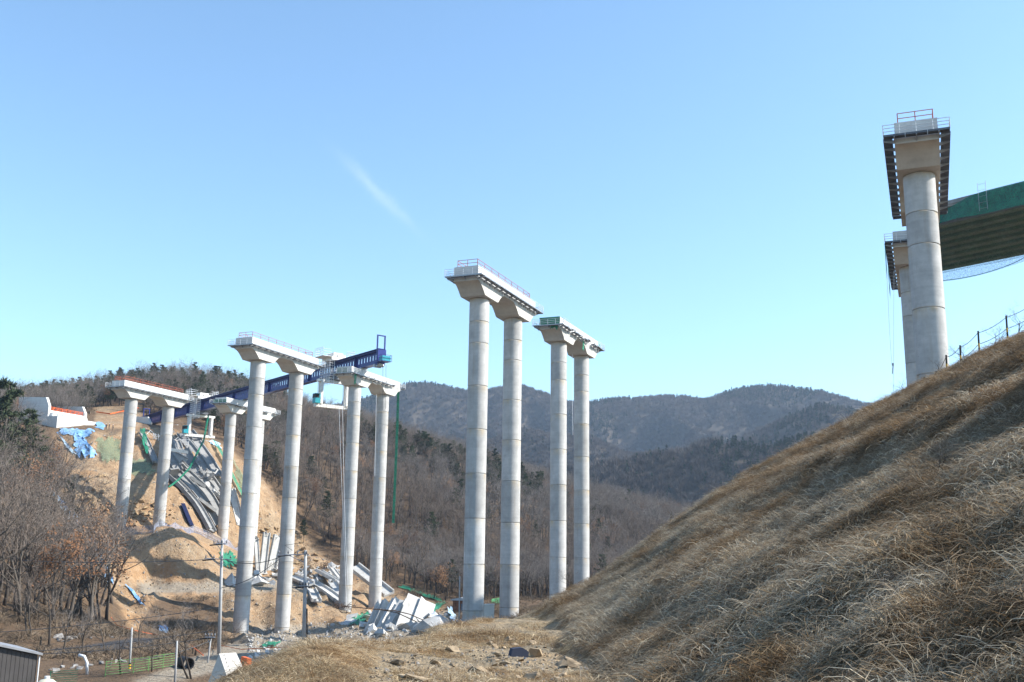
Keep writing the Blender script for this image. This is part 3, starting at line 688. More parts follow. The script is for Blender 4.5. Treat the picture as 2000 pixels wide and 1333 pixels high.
# supports under the girder on the pier caps
for nm, tt in (('a', None), ('b', None)):
    p = np.array(PIER_POS[nm]); t0 = float((p + VX * 4 - LP0) @ LD)
    sp = MB(); sp.bx(t0 - 1.2, t0 + 1.2, -.9, .9, -.58, -.02); sp.build('pier_support', M_GALV, lau)
def gantry(t0, label, flip=1):
    p = LP0 + LD * t0; g = empty('lifting_gantry', (p[0], p[1], LZ), lrz, label, 'lifting gantry', 'lifting gantries on the launching girder')
    # local x along girder, local -y = away/right
    MB().bx(-2.6, 2.6, -2.2, 2.2, 3.62, 4.5).build('trolley_frame', M_WHITE, g)
    top = MB(); top.bx(-1.6, 1.7, -1.5, 1.2, 4.503, 5.7); top.bx(-2.2, -1.62, -1.9, .2, 4.503, 5.1); top.tube([(-.3, -1.7, 5.2), (-.3, 1.4, 5.2)], .55, 12); top.build('winch_house', M_WHITE, g)
    MB().tube([(1.9, -1.2, 5.0), (1.9, 1.6, 5.0)], .28, 10).build('hoist_cylinder', M_YEL, g)
    r = MB()
    for y in (-4.4, 4.4):
        for x in (-2.2, -.7, .8, 2.3): r.tube([(x, y, 4.5), (x, y, 6.6)], .06, 4)
        for z in (5.0, 5.6, 6.2, 6.6): r.tube([(-2.2, y, z), (2.3, y, z)], .055, 4)
    for x in (-2.2, 2.3):
        for z in (5.0, 5.6, 6.2): r.tube([(x, -4.4, z), (x, -2.2, z)], .055, 4); r.tube([(x, 2.2, z), (x, 4.4, z)], .055, 4)
    r.build('guard_rail', M_STEELW, g)
    MB().bx(-2.4, 2.4, -4.5, -2.25, 4.38, 4.5).build('side_platform', M_WHITE, g); MB().bx(-2.4, 2.4, 2.25, 4.5, 4.38, 4.5).build('side_platform', M_WHITE, g)
    # cage on the near side
    cg = MB()
    for x in np.linspace(-2.4, 2.4, 6): cg.tube([(x, 2.6, -2.4), (x, 2.6, 3.5)], .06, 4); cg.tube([(x, 1.3, -2.4), (x, 1.3, 3.5)], .06, 4)
    for z in np.linspace(-2.3, 3.4, 10): cg.tube([(-2.4, 2.6, z), (2.4, 2.6, z)], .05, 4); cg.tube([(-2.4, 1.3, z), (-2.4, 2.6, z)], .05, 4); cg.tube([(2.4, 1.3, z), (2.4, 2.6, z)], .05, 4)
    cg.build('access_cage', M_STEELW, g)
    MB().bx(-1.9, 1.9, -1.7, 1.25, -1.1, -.45).build('hanger_beam', M_DARKST, g)
    MB().bx(-.6, .6, -4.6, 4.4, -1.85, -1.2).build('upper_cross_beam', M_WHITE, g)
    for y in (-3.7, 3.4):
        lg = MB(); lg.bx(-.75, -.2, y - .32, y + .32, -7.4, -1.85); lg.bx(.2, .75, y - .32, y + .32, -7.4, -1.85); lg.build('leg', M_WHITE, g)
        ld = MB()
        for d in (-.3, .3): ld.tube([(1.1, y + d, -7.3), (1.1, y + d, -1.3)], .05, 4)
        for z in np.arange(-7, -1.3, .6): ld.tube([(1.1, y - .3, z), (1.1, y + .3, z)], .04, 4)
        ld.build('ladder', M_STEELW, g)
        MB().bx(.76, 1.6, y - .8, y + .2, -6.7, -5.7).build('winch_motor', M_NAVY, g)
    lb = MB(); lb.bx(-.5, .5, -5.0, 4.9, -8.2, -7.4)
    for y in np.arange(-4.6, 4.8, .8): lb.bx(-.56, .56, y - .05, y + .05, -8.25, -7.35)
    lb.build('lower_cross_beam', M_WHITE, g)
    cb = MB(); cb.bx(-1.2, .3, 4.0, 5.4, -7.35, -5.0); cb.build('operator_cabin', M_TEAL, g)
    MB().bx(-1.23, .33, 4.3, 5.42, -6.1, -5.15).build('cabin_window', M_BLACK, g)
    return g
def t_of(px, py, z):
    r = ray(px, py); p = r * (z / r[2]); return float((p[:2] - LP0) @ LD)
gantry(t_of(652, 735, LZ), 'white lifting gantry with teal cab hanging under the girder above empty air between two piers')
gantry(t_of(384, 803, LZ), 'white lifting gantry with teal cab hanging under the girder above the collapsed beams')

# ------------------------------------------------------------------ abutments
def abutment(corner, L, D, label, zt, zb, rail=True, wing=5.2):
    r = empty('bridge_abutment', (corner[0], corner[1], zb), RZ_V, label, 'abutment')
    h = zt - zb                                             # local x along v, local +y away from the span
    MB().bx(0, L, 0, D * .45, -3, h).build('breast_wall', M_BRIGHT, r)
    MB().bx(.8, L - .8, D * .45 + .003, D * .62, -3, h + 1.9).build('back_wall', M_BRIGHT, r)
    for x0, x1, dh in ((-.0, .9, wing + .6), (L - .9, L, wing - .2)):
        MB().prism([(D * .46, -3), (D * .46, h + dh * .55), (D * .62, h + dh), (D * 1.9, h + dh + .6), (D * 1.9, -3)], x0, x1, axis='x').build('wing_wall', M_BRIGHT, r)
    for k in range(7):
        x = 1.6 + (L - 3.2) * k / 6; MB().bx(x - .8, x + .8, D * .33, D * .44, h + .003, h + 1.1 + .2 * rng.random()).build('white_sack', M_STEELW, r)
    if rail:
        inst('orange_rail', rail_mesh(1.0, L - 1.0, 1.2, (.35, .8, 1.15), .07, M_ORANGE, 'orange_rail', 1.8), r, (0, D * .55, h + 1.9))
        inst('guard_rail', rail_mesh(.2, L * .3, 1.0, (.5, 1.0), .03, M_GREENP, 'guard_rail', 1.2), r, (0, D * .02, h))
    return r
c1 = at(109, 846, 306)
abutment((c1[0], c1[1]), 15.5, 8.5, 'white concrete abutment with orange rail on the left hill above blue tarps', 40.3, c1[2])
c2 = at(308, 850, 350)
abutment((c2[0], c2[1]), 16, 8, 'white concrete abutment behind the tail of the navy girder', 41.8, c2[2] - 1, False, 4.0)

# ------------------------------------------------------------------ draped sheets
def drape(name, quad, nu, nv, mat, off=.30, wr=.42, y0=90, seed=1, ragged=.0):
    (ax, ay), (bx_, by), (cx, cy), (dx, dy) = quad; mb = MB(); P = []
    for j in range(nv + 1):
        for i in range(nu + 1):
            u, v = i / nu, j / nv
            if ragged:
                u0 = u + ragged * (random.Random(seed * 97 + j).random() - .5) * (1 if i in (0, nu) else 0)
                v0 = v + ragged * (random.Random(seed * 31 + i).random() - .5) * (1 if j in (0, nv) else 0)
                u, v = u0, v0
            x = (ax * (1 - u) + bx_ * u) * (1 - v) + (dx * (1 - u) + cx * u) * v; y = (ay * (1 - u) + by * u) * (1 - v) + (dy * (1 - u) + cy * u) * v
            p = hit(x, y, y0); p.z += off + wr * float(fbm(np.array([p.x * .9]), np.array([p.y * .9]), 3, seed)[0]); P.append(p)
    mb.add(P, [(j * (nu + 1) + i, j * (nu + 1) + i + 1, (j + 1) * (nu + 1) + i + 1, (j + 1) * (nu + 1) + i) for j in range(nv) for i in range(nu)])
    return mb.build(name, mat, None, True)
for i, (q, n, lab, mt) in enumerate((
        ([(112, 838), (180, 842), (178, 856), (118, 850)], (16, 4), 'blue tarp strip along the foot of the white abutment', M_TARP),
        ([(142, 846), (158, 846), (178, 893), (150, 890)], (8, 14), 'crumpled blue tarp running down the bank below the abutment', M_TARP),
        ([(160, 852), (172, 866), (190, 892), (176, 896)], (6, 12), 'bright blue tarp fold hanging beside a dirt pit', M_TARP),
        ([(113, 850), (126, 862), (150, 890), (136, 884)], (6, 12), 'narrow blue tarp strip at the left edge of the bank under the abutment', M_TARPL),
        ([(62, 905), (84, 903), (78, 945), (60, 935)], (6, 10), 'blue tarp showing through the bare trees left of the bank', M_TARP),
        ([(98, 958), (110, 966), (148, 1030), (138, 1026)], (5, 16), 'thin pale blue tarp strip on the litter slope among trunks', M_TARPL),
        ([(110, 972), (128, 980), (164, 1030), (150, 1030)], (6, 16), 'wide blue tarp strip beside the dirt cut', M_TARP),
        ([(140, 1032), (150, 1036), (192, 1124), (182, 1116)], (5, 18), 'long pale blue tarp strip going down to the gully', M_TARPL),
        ([(168, 1042), (182, 1046), (222, 1136), (210, 1142)], (6, 18), 'long bright blue tarp strip beside the dirt bench', M_TARP),
        ([(248, 1150), (258, 1154), (286, 1190), (274, 1184)], (5, 10), 'short blue tarp in the gully above the lane', M_TARP),
        ([(188, 828), (203, 826), (206, 840), (186, 838)], (6, 4), 'small blue tarp heap on the platform right of the abutment', M_TARP),
        ([(402, 862), (425, 864), (434, 880), (420, 872)], (7, 5), 'pale blue tarp on the crest right of the fallen beams', M_TARPL),
        ([(874, 1190), (900, 1184), (905, 1212), (884, 1216)], (8, 8), 'pale blue tarp on the mound left of the lone pier', M_TARPL),
        ([(190, 860), (236, 858), (238, 900), (196, 905)], (14, 10), 'faded green net pegged on the upper dirt slope left of the pier', M_NETF),
        ([(252, 895), (300, 905), (300, 930), (250, 925)], (12, 6), 'green net patch lying between the twin columns on the bench', M_NETF),
        ([(455, 900), (478, 930), (500, 990), (470, 960)], (8, 10), 'torn green net on the dirt slope right of the fallen beams', M_NETF),
        ([(430, 1085), (455, 1078), (466, 1105), (436, 1112)], (10, 8), 'bright green net heap beside the road under the pier', M_NET),
        ([(688, 1210), (720, 1196), (716, 1216), (682, 1226)], (10, 6), 'green net caught on the left end of the white slab pile', M_NET),
        ([(842, 1182), (872, 1176), (862, 1190), (840, 1198)], (8, 5), 'small green net tangle right of the white slab pile', M_NET),
        ([(785, 1144), (862, 1172), (860, 1178), (783, 1150)], (16, 2), 'long green net strip along the forest edge above the mound', M_NET),
        ([(510, 1258), (545, 1256), (540, 1266), (512, 1268)], (8, 4), 'flat green net scrap on the gravel floor', M_NET),
        ([(310, 1226), (328, 1226), (330, 1240), (314, 1240)], (5, 5), 'small blue tarp scrap at the mouth of the gully', M_TARP))):
    o = drape('tarp' if 'tarp' in lab else 'net', q, n[0], n[1], mt, seed=i + 3, ragged=.35)
    tag(o, lab, 'tarp' if 'tarp' in lab else 'net')

# ------------------------------------------------------------------ fallen girders
SEC_H = [(-1.15, -.4), (1.15, -.4), (1.15, .42), (.92, .42), (.80, -.02), (-.80, -.02), (-.92, .42), (-1.15, .42)]
SEC_B = [(a * 1.28, b * 1.25) for a, b in SEC_H]
SEC_S = [(a * .75, b * .8) for a, b in SEC_H]
def fallen(pxs, label, group, mat, sec=SEC_H, off=.9, tilt=0.0, y0=120, nsub=6, lift=None, name='fallen_girder'):
    P = [hit(x, y, y0) for x, y in pxs]; path = []
    for i in range(len(P) - 1):
        for k in range(nsub): path.append(P[i].lerp(P[i + 1], k / nsub))
    path.append(P[-1]); out = []
    for k, p in enumerate(path):
        f = k / (len(path) - 1); p = p.copy(); g = gz(p.x, p.y); p.z = max(p.z, g) + off + (lift[0] * (1 - f) + lift[1] * f if lift else 0); out.append(p)
    for _ in range(6):
        for k in range(1, len(out) - 1): out[k] = (out[k - 1] + out[k] * 2 + out[k + 1]) / 4
    base = out[0].copy(); nrm = gnorm(path[len(path) // 2], 4)
    ax = (out[-1] - out[0]).normalized()
    rt = empty(name, base, 0, label, 'girder', group)
    L_ = (out[-1] - out[0]).length; npc = max(1, int(round(L_ / 15.0 + rng.uniform(-.3, .4)))); cuts = [0] + sorted(rng.sample(range(2, len(out) - 2), min(npc - 1, max(0, len(out) - 5)))) + [len(out) - 1]
    for ci in range(len(cuts) - 1):
        seg = [p - base for p in out[cuts[ci]:cuts[ci + 1] + 1]]
        if len(seg) < 2: continue
        a_ = (seg[-1] - seg[0]).normalized(); mid = (seg[0] + seg[-1]) / 2
        jit = Matrix.Rotation(rng.gauss(0, .10), 3, nrm) @ Matrix.Rotation(rng.gauss(0, .06), 3, a_.orthogonal()); sh = Vector((rng.gauss(0, .3), rng.gauss(0, .3), rng.uniform(0, .5)))
        seg = [jit @ ((p - mid) * .965) + mid + sh for p in seg]
        nn = Matrix.Rotation(tilt + rng.gauss(0, .22), 3, a_) @ nrm
        mb = MB(); mb.sweep(seg, sec, [nn] * len(seg))
        for p, d in ((seg[0], -a_), (seg[-1], a_)):          # chewed ends
            for k in range(6):
                q = p + d * rng.uniform(-.4, .5) + Vector((rng.uniform(-1, 1), rng.uniform(-1, 1), rng.uniform(-.4, .5))); s_ = rng.uniform(.2, .6)
                vs = [q + Vector((rng.uniform(-1, 1), rng.uniform(-1, 1), rng.uniform(-1, 1))) * s_ for _ in range(4)]; mb.add(vs, [(0, 1, 2), (0, 1, 3), (1, 2, 3), (0, 2, 3)])
        mb.build('beam', mat, rt)
    rb = MB()
    for e, p, d in ((0, out[0] - base, -ax), (1, out[-1] - base, ax)):
        for k in range(6):
            a = p + Vector((rng.uniform(-.8, .8), rng.uniform(-.8, .8), rng.uniform(-.3, .5))); b = a + d * rng.uniform(.6, 1.8) + Vector((rng.uniform(-.5, .5), rng.uniform(-.5, .5), rng.uniform(-.6, .4)))
            rb.tube([a, (a + b) / 2 + Vector((0, 0, rng.uniform(-.2, .3))), b], .035, 4)
    tag(rb.build('rebar', M_STRAND, rt), kind='stuff')
    return rt
GU, GL = 'broken girders lying on the upper slope', 'long girders lying down the lower slope'
LU, LL = 'grey broken girder piece lying on the slope right below the navy girder tail', 'long grey cracked girder lying down the slope to the fenced bench'
for pxs, tl in ((((327, 890), (341, 928)), .2), (((332, 882), (360, 924)), .15), (((354, 887), (381, 922)), .1), (((341, 868), (352, 888)), -.2), (((375, 918), (390, 943)), .1)):
    fallen(pxs, LU, GU, M_GIRD, sec=SEC_B, tilt=tl, y0=200, off=1.0)
fallen(((352, 856), (402, 930)), 'longest broken girder piece on the upper slope, reaching up under the gantry', GU, M_GIRD, sec=SEC_B, tilt=.2, y0=200, off=1.4)
fallen(((371, 856), (417, 938)), 'broken girder piece on the upper slope edged with green net', GU, M_GIRD, sec=SEC_B, tilt=.25, y0=200, off=1.8)
for pxs, tl in ((((326, 931), (384, 990), (408, 1046)), .15), (((341, 929), (397, 986), (422, 1036)), .1), (((357, 927), (403, 970), (428, 1018)), .15), (((392, 944), (421, 978)), .1), (((397, 929), (429, 967)), .2)):
    fallen(pxs, LL, GL, M_GIRD, sec=SEC_B, tilt=tl, y0=200, off=1.1)
fallen(((448, 962), (472, 1038)), 'pale girder with lit flange lying behind the single visible column on the slope', GL, M_FALLEN, tilt=.4, y0=200, off=1.3)
fallen(((279, 856), (298, 912)), 'narrow girder piece lying with its net on the slope between the bench pier columns', GU, M_GIRD, tilt=.0, y0=200, off=1.2, sec=SEC_S)
for i, (x_, y_, an, ln, lab) in enumerate(((345, 905, .3, 6, 'short girder stub lying crosswise near the top of the broken girders'), (368, 932, 1.2, 7, 'short girder stub lying crosswise between upper and lower broken girders'), (385, 955, .7, 5, 'girder stub tipped over in the middle of the collapse'), (410, 945, 2.2, 6, 'girder stub leaning toward the green net edge'), (402, 1000, .9, 6, 'girder stub jammed among the long lower girders'), (338, 940, 1.8, 5, 'girder stub resting on the dirt at the left of the long girders'), (432, 985, 1.1, 7, 'girder stub tipped against the slope column'))):
    p = hit(x_, y_, 200, off=1.9); d = Vector((math.cos(an), math.sin(an) * .6, -.5)).normalized() * ln; mb = MB(); mb.sweep([-d / 2, d / 2], SEC_H, [Matrix.Rotation(rng.uniform(-.8, .8), 3, d.normalized()) @ Vector((.3, -.5, .8))] * 2)
    rt = empty('girder_stub', p, 0, lab, 'girder', 'girder stubs in the collapse'); mb.build('beam', M_GIRD if i % 3 else M_BROKEN, rt)
# upright broken ends by the road
for i, (x0, y0_, x1, y1_, w, mt) in enumerate(((505, 1112, 500, 1052, .6, M_FALLEN), (511, 1110, 521, 1041, .9, M_FALLEN), (525, 1114, 544, 1046, 1.25, M_FALLEN), (524, 1112, 515, 1068, .6, M_GIRD))):
    b0 = at(x0, y0_ + 22, 262 + 3 * i); t0 = at(x1, y1_, 264 + 3 * i); b0[2] = min(b0[2], gz(b0[0], b0[1]) - .3)
    mb = MB(); d = Vector(t0 - b0); mb.sweep([(0, 0, 0), d * .5, d], [(a * w * .9, b * w) for a, b in SEC_H], [Vector((.6, -.7, .1))] * 3)
    for k in range(6):
        q = d + Vector((rng.uniform(-.8, .8), rng.uniform(-.5, .5), rng.uniform(-.9, .4))); mb.add([q + Vector((rng.uniform(-1, 1), rng.uniform(-1, 1), rng.uniform(-1, 1))) * .5 for _ in range(4)], [(0, 1, 2), (0, 1, 3), (1, 2, 3), (0, 2, 3)])
    rt = empty('upright_girder', b0, 0, ['slim broken girder end standing upright behind the left big column', 'tallest jagged girder end standing upright out of the rubble by the road', 'wide pale girder end leaning right out of the rubble by the road', 'short grey girder end leaning left among the upright ones'][i], 'girder', 'upright broken girder ends by the road'); mb.build('beam', mt, rt)
# slabs under the second pier
GS = 'pale girders lying below the road'
for pxs, lab, tl, sec in ((((572, 1125), (618, 1184)), 'pale girder lying steeply down the bank left of the twin columns', .15, SEC_H), (((604, 1138), (655, 1188)), 'pale girder lying down the bank with its lower end at the column foot', .1, SEC_H),
                          (((628, 1126), (668, 1176)), 'pale girder partly hidden behind the left column of the torn pier', .2, SEC_H), (((650, 1120), (672, 1150)), 'short pale girder piece wedged behind the column of the torn pier', .3, SEC_S)):
    fallen(pxs, lab, GS, M_FALLEN, sec=sec, tilt=tl, y0=150, off=1.0)
b0, t0 = at(692, 1106, 268), at(760, 1160, 258)
mb = MB(); mb.sweep([(0, 0, 0), Vector(t0 - b0) * .5, Vector(t0 - b0)], [(a * 1.35, b * 1.3) for a, b in SEC_H], [Vector((.35, -.75, .55))] * 3)
rt = empty('fallen_girder', b0, 0, 'big pale girder sloping down behind both columns of the torn pier', 'girder', GS); mb.build('beam', M_FALLEN, rt)
# fan of thin flanges in the white pile
for i, (x0, y0_, x1, y1_, w) in enumerate(((718, 1212, 741, 1177, .5), (728, 1214, 753, 1175, .7), (740, 1226, 774, 1171, .8), (758, 1228, 794, 1175, 1.3), (786, 1232, 807, 1170, .7), (800, 1228, 824, 1171, 2.6))):
    b0 = at(x0, y0_ + 8, 187 - i * 1.5); t0 = at(x1, y1_, 192 - i * 1.5); b0[2] = min(b0[2], gz(b0[0], b0[1]) + .2)
    d = Vector(t0 - b0); mb = MB(); mb.sweep([(0, 0, 0), d * .5, d], [(-.14, -w), (.14, -w), (.14, w), (-.14, w)], [Vector((.75 + .2 * math.sin(i * 2.3), -.35 + .3 * math.sin(i * 1.7), -.45))] * 3)
    mb.sweep([d * .02 + Vector((.2, -.1, .3)), d * .98 + Vector((.2, -.1, .3))], [(-.5, -.12), (.5, -.12), (.5, .12), (-.5, .12)], [Vector((.75, -.35, .45))] * 2)
    rt = empty('broken_slab', b0, 0, ['small white slab leaning at the left end of the slab pile', 'white slab leaning second from the left end of the slab pile', 'white slab leaning just left of the pile middle', 'white slab with broad face leaning in the pile middle', 'narrow white slab leaning beside the widest one', 'widest white slab face at the right end of the leaning pile'][i], 'slab', 'white slabs leaning in a pile'); mb.build('slab', M_FALLEN, rt)
o = drape('lattice_panel', [(838, 1206), (846, 1200), (868, 1226), (846, 1232)], 8, 6, M_STEELW, .8, .1, seed=77); tag(o, 'pale lattice panel lying at the right end of the white slab pile', 'panel')

# rubble: chunk shapes
def chunk_mesh(seed, mat, name='chunk', round_=False):
    r = random.Random(seed); mb = MB(); import bmesh
    bm = bmesh.new()
    for _ in range(13 if round_ else 11):
        v = Vector((r.gauss(0, .5), r.gauss(0, .5), r.gauss(0, .36)))
        if round_: v.normalize(); v = Vector((v.x * r.uniform(.4, .62), v.y * r.uniform(.36, .55), v.z * r.uniform(.28, .45)))
        bm.verts.new(v)
    bmesh.ops.convex_hull(bm, input=bm.verts); 
    bmesh.ops.delete(bm, geom=[v for v in bm.verts if not v.link_faces], context='VERTS')
    me = bpy.data.meshes.new(name); bm.to_mesh(me); bm.free(); me.materials.append(mat); return me
CHUNK = [chunk_mesh(k, M_BROKEN, 'concrete_chunk') for k in range(7)]; CHUNKB = [chunk_mesh(20 + k, M_FALLEN, 'concrete_chunk') for k in range(5)]
ROCK = [chunk_mesh(40 + k, M_ROCK, 'rock', True) for k in range(6)]; STONE = [chunk_mesh(60 + k, M_STONE, 'stone', True) for k in range(6)]
def scatter_things(name, meshes, n, poly, smin, smax, label, cat, group, y0=90, sink=.15):
    k = 0; tries = 0; xs = [p[0] for p in poly]; ys = [p[1] for p in poly]
    while k < n and tries < n * 30:
        tries += 1; x = rng.uniform(min(xs), max(xs)); y = rng.uniform(min(ys), max(ys))
        if not inpoly(np.array([x]), np.array([y]), poly)[0]: continue
        p = hit(x, y, y0); s = smin + (smax - smin) * rng.random() ** 2.2
        o = inst(name, rng.choice(meshes), None, (p.x, p.y, p.z + s * .12), (rng.uniform(-.5, .5), rng.uniform(-.5, .5), rng.uniform(0, 6.3)), (s * rng.uniform(.8, 1.4), s, s * rng.uniform(.6, 1)))
        tag(o, label, cat, group); k += 1
M_CLOD = m_plain('tan_outcrop', (.38, .27, .155), .95, 0, .35, 1.2, dirt=(.24, .165, .095))
CLOD = [chunk_mesh(80 + k, M_CLOD, 'boulder', True) for k in range(6)]
scatter_things('boulder', CLOD, 70, [(250, 975), (330, 985), (345, 1028), (245, 1028)], .6, 2.6, 'tan rock outcrop in the cut face behind the bench pier columns', 'boulder', 'outcrops behind the bench pier', 200)
scatter_things('boulder', CLOD, 60, [(130, 935), (215, 925), (222, 1035), (175, 1040), (135, 985)], .6, 2.6, 'tan rock outcrop in the cut face left of the bench pier', 'boulder', 'outcrops left of the bench pier', 200)
scatter_things('boulder', CLOD, 50, [(470, 990), (560, 1020), (640, 1110), (560, 1130), (500, 1060)], .6, 2.4, 'tan clod on the dirt slope right of the fallen girders', 'boulder', 'clods right of the fallen girders', 200)
scatter_things('concrete_chunk', CHUNK + CHUNKB, 60, [(690, 1205), (730, 1195), (860, 1222), (862, 1240), (690, 1244)], .8, 2.6, 'jagged concrete chunk in the white slab pile on the valley floor', 'rubble', 'rubble in the white slab pile', 150)
scatter_things('concrete_chunk', CHUNK + CHUNKB, 55, [(445, 1128), (500, 1118), (548, 1112), (548, 1142), (440, 1144)], .7, 2.2, 'jagged concrete chunk in the heap along the road below the upright girder ends', 'rubble', 'rubble along the road', 200)
scatter_things('concrete_chunk', CHUNK, 40, [(570, 1112), (660, 1105), (668, 1125), (600, 1135), (575, 1130)], .6, 1.8, 'grey concrete chunk in the heap at the head of the pale fallen girders', 'rubble', 'rubble at the girder heads', 200)
scatter_things('concrete_chunk', CHUNK + CHUNKB, 60, [(330, 870), (400, 890), (420, 950), (390, 950), (330, 925)], .5, 1.6, 'concrete chunk lodged between the girders on the upper slope', 'rubble', 'rubble between the slope girders', 200)
# ------------------------------------------------------------------ vegetation prototypes
def m_veg(name, a, b, var=.5, rough=.95, attr=False, hue=None, trans=0):
    t = NT(name); r = t.rnd(); c = t.mix(r, a, b)
    if hue: c = t.mix(t.ramp(t.noise(t.world(), hue[0], 4), [(.45, (0, 0, 0)), (.6, (1, 1, 1))]), c, hue[1])
    if attr:
        at_ = t.n('ShaderNodeAttribute'); at_.attribute_name = 'tone'
        c = t.mix(1.0, c, at_.outputs['Color'], 'MULTIPLY')
    k = t.n('ShaderNodeHueSaturation'); t.l(c, k.inputs['Color'])
    r2 = t.n('ShaderNodeTexWhiteNoise'); r2.noise_dimensions = '1D'; t.l(t.math('MULTIPLY', r, 91.7), r2.inputs['W'])
    t.l(t.math('ADD', 1 - var / 2, t.math('MULTIPLY', r2.outputs['Value'], var)), k.inputs['Value'])
    if trans:
        tl = t.n('ShaderNodeBsdfTranslucent'); t.l(k.outputs[0], tl.inputs['Color']); mx = t.n('ShaderNodeMixShader'); mx.inputs[0].default_value = trans
        t.l(t.b.outputs[0], mx.inputs[1]); t.l(tl.outputs[0], mx.inputs[2]); t.l(mx.outputs[0], t.out.inputs[0])
    return t.fin(k.outputs[0], rough)
M_BARK = m_veg('bark', (.055, .045, .038), (.10, .085, .07))
M_TWIG = m_veg('twigs', (.15, .13, .115), (.22, .195, .178), hue=(.02, (.18, .142, .115)))
M_LEAFB = m_veg('dry_oak_leaves', (.20, .095, .045), (.28, .155, .08))
M_PINE = m_veg('pine_needles', (.028, .042, .020), (.055, .072, .035))
M_FARB = m_veg('far_bare_wood', (.075, .064, .060), (.14, .12, .11), .6, hue=(.006, (.10, .078, .066)))
M_FARG = m_veg('far_pine', (.020, .032, .020), (.042, .055, .032), .5)
M_FARL = m_veg('far_larch', (.17, .13, .10), (.21, .17, .13), .3)
def rdir(r, d, spread):
    v = Vector((r.gauss(0, 1), r.gauss(0, 1), r.gauss(0, 1))); v = (v - v.project(d)); v.normalize(); return (d + v * spread).normalized()
def tri(mb, a, b, w, r):
    d = (b - a); s = d.cross(Vector((r.uniform(-1, 1), r.uniform(-1, 1), r.uniform(-1, 1)))); s.normalize(); s *= w
    mb.add([a - s, a + s, b], [(0, 1, 2)])
def bare_tree(seed, H=10.0, leafy=0, spread=1.0, multi=1):
    r = random.Random(seed); tr, cr, lf = MB(), MB(), MB()
    def limb(p, d, L, rad, lvl):
        n = 4 if lvl < 2 else 3; pts = [p.copy()]; rads = [rad]; q = p.copy(); dd = d.copy()
        for i in range(n):
            dd = rdir(r, dd, .16 + .08 * lvl); dd = (dd + Vector((0, 0, .10 if lvl < 3 else .04))).normalized()
            q = q + dd * (L / n); pts.append(q.copy()); rads.append(rad * (1 - .62 * (i + 1) / n))
        if lvl == 0: tr.tube(pts, rads, 7)
        elif lvl == 1: tr.tube(pts, rads, 5)
        elif lvl == 2: cr.tube(pts, rads, 3, False)
        else:
            for i in range(n): tri(cr, pts[i], pts[i + 1] + (pts[i + 1] - pts[i]) * .3, rads[i] * 1.1, r)
        if lvl == 4: 
            return
        nb = [r.randint(5, 7), r.randint(4, 5), r.randint(4, 6), r.randint(4, 5)][lvl]
        for k in range(nb):
            f = .35 + .65 * (k + r.random()) / nb if lvl else .42 + .58 * (k + r.random() * .6) / nb
            x = min(f, .999) * n; i = int(x); b = pts[i].lerp(pts[i + 1], x - i)
            sp = [.85, .8, .75, .7][lvl] * spread * r.uniform(.6, 1.3)
            nd = rdir(r, (pts[i + 1] - pts[i]).normalized(), sp)
            if nd.z < .05 and lvl < 3: nd.z = abs(nd.z) * .5 + .08; nd.normalize()
            limb(b, nd, L * [.62, .56, .52, .55][lvl] * r.uniform(.7, 1.15), max(rads[i] * [.52, .5, .42, .5][lvl], .011), lvl + 1)
            if leafy and lvl >= 2 and r.random() < leafy:
                for _ in range(3):
                    c = b + Vector((r.gauss(0, .35), r.gauss(0, .35), r.gauss(0, .3))); u = Vector((r.gauss(0, 1), r.gauss(0, 1), r.gauss(0, 1))).normalized() * .13; v = u.orthogonal().normalized() * .08
                    lf.add([c - u, c + v, c + u, c - v], [(0, 1, 2, 3)])
    for m in range(multi):
        d = Vector((r.uniform(-.12, .12), r.uniform(-.12, .12), 1)) if multi == 1 else Vector((r.uniform(-.45, .45), r.uniform(-.45, .45), 1))
        limb(Vector((r.uniform(-.2, .2) * (multi > 1), r.uniform(-.2, .2) * (multi > 1), -.4)), d.normalized(), H * .58, H * .0175 / multi ** .4, 0)
    return tr, cr, lf
TREES = []
for k, (H, lf, sp, mu) in enumerate(((11, 0, 1.0, 1), (12, 0, .8, 1), (10, 0, 1.2, 1), (11, 0, 1.0, 2), (9.5, .5, 1.0, 1), (12.5, 0, .9, 1))):
    tr, cr, l = bare_tree(100 + k, H, lf, sp, mu)
    TREES.append((tr.mesh('trunk', M_BARK, True), cr.mesh('crown', M_TWIG), l.mesh('dry_leaves', M_LEAFB) if lf else None))
def pine(seed, H=9.0):
    r = random.Random(seed); tr, cr = MB(), MB()
    pts = [Vector((.25 * math.sin(z * .6 + seed), .2 * math.cos(z * .5), z)) for z in np.linspace(-.4, H, 8)]; tr.tube(pts, [H * .017 * (1 - .8 * i / 7) for i in range(8)], 6)
    nw = 11
    for w in range(nw):
        z = H * (.34 + .64 * w / (nw - 1)); base = Vector((.25 * math.sin(z * .6 + seed), .2 * math.cos(z * .5), z)); ln = H * .26 * (1 - .72 * (w / (nw - 1)) ** 1.4) * r.uniform(.8, 1.2)
        for b in range(r.randint(4, 6)):
            an = r.uniform(0, 6.28); d = Vector((math.cos(an), math.sin(an), r.uniform(-.05, .45))).normalized(); L = ln * r.uniform(.6, 1.15); tip = base + d * L
            tr.tube([base, base + d * L * .5 + Vector((0, 0, -.05 * L)), tip], [.05, .035, .015], 3, False)
            for c in range(5):
                f = .35 + .7 * c / 4; q = base + d * L * f + Vector((r.gauss(0, .12), r.gauss(0, .12), r.gauss(0, .08))) * L * .5
                for _ in range(13):
                    e = Vector((r.gauss(0, 1), r.gauss(0, 1), r.gauss(.35, .8))).normalized(); tri(cr, q, q + e * r.uniform(.3, .6), .065, r)
    return tr, cr
PINES = []
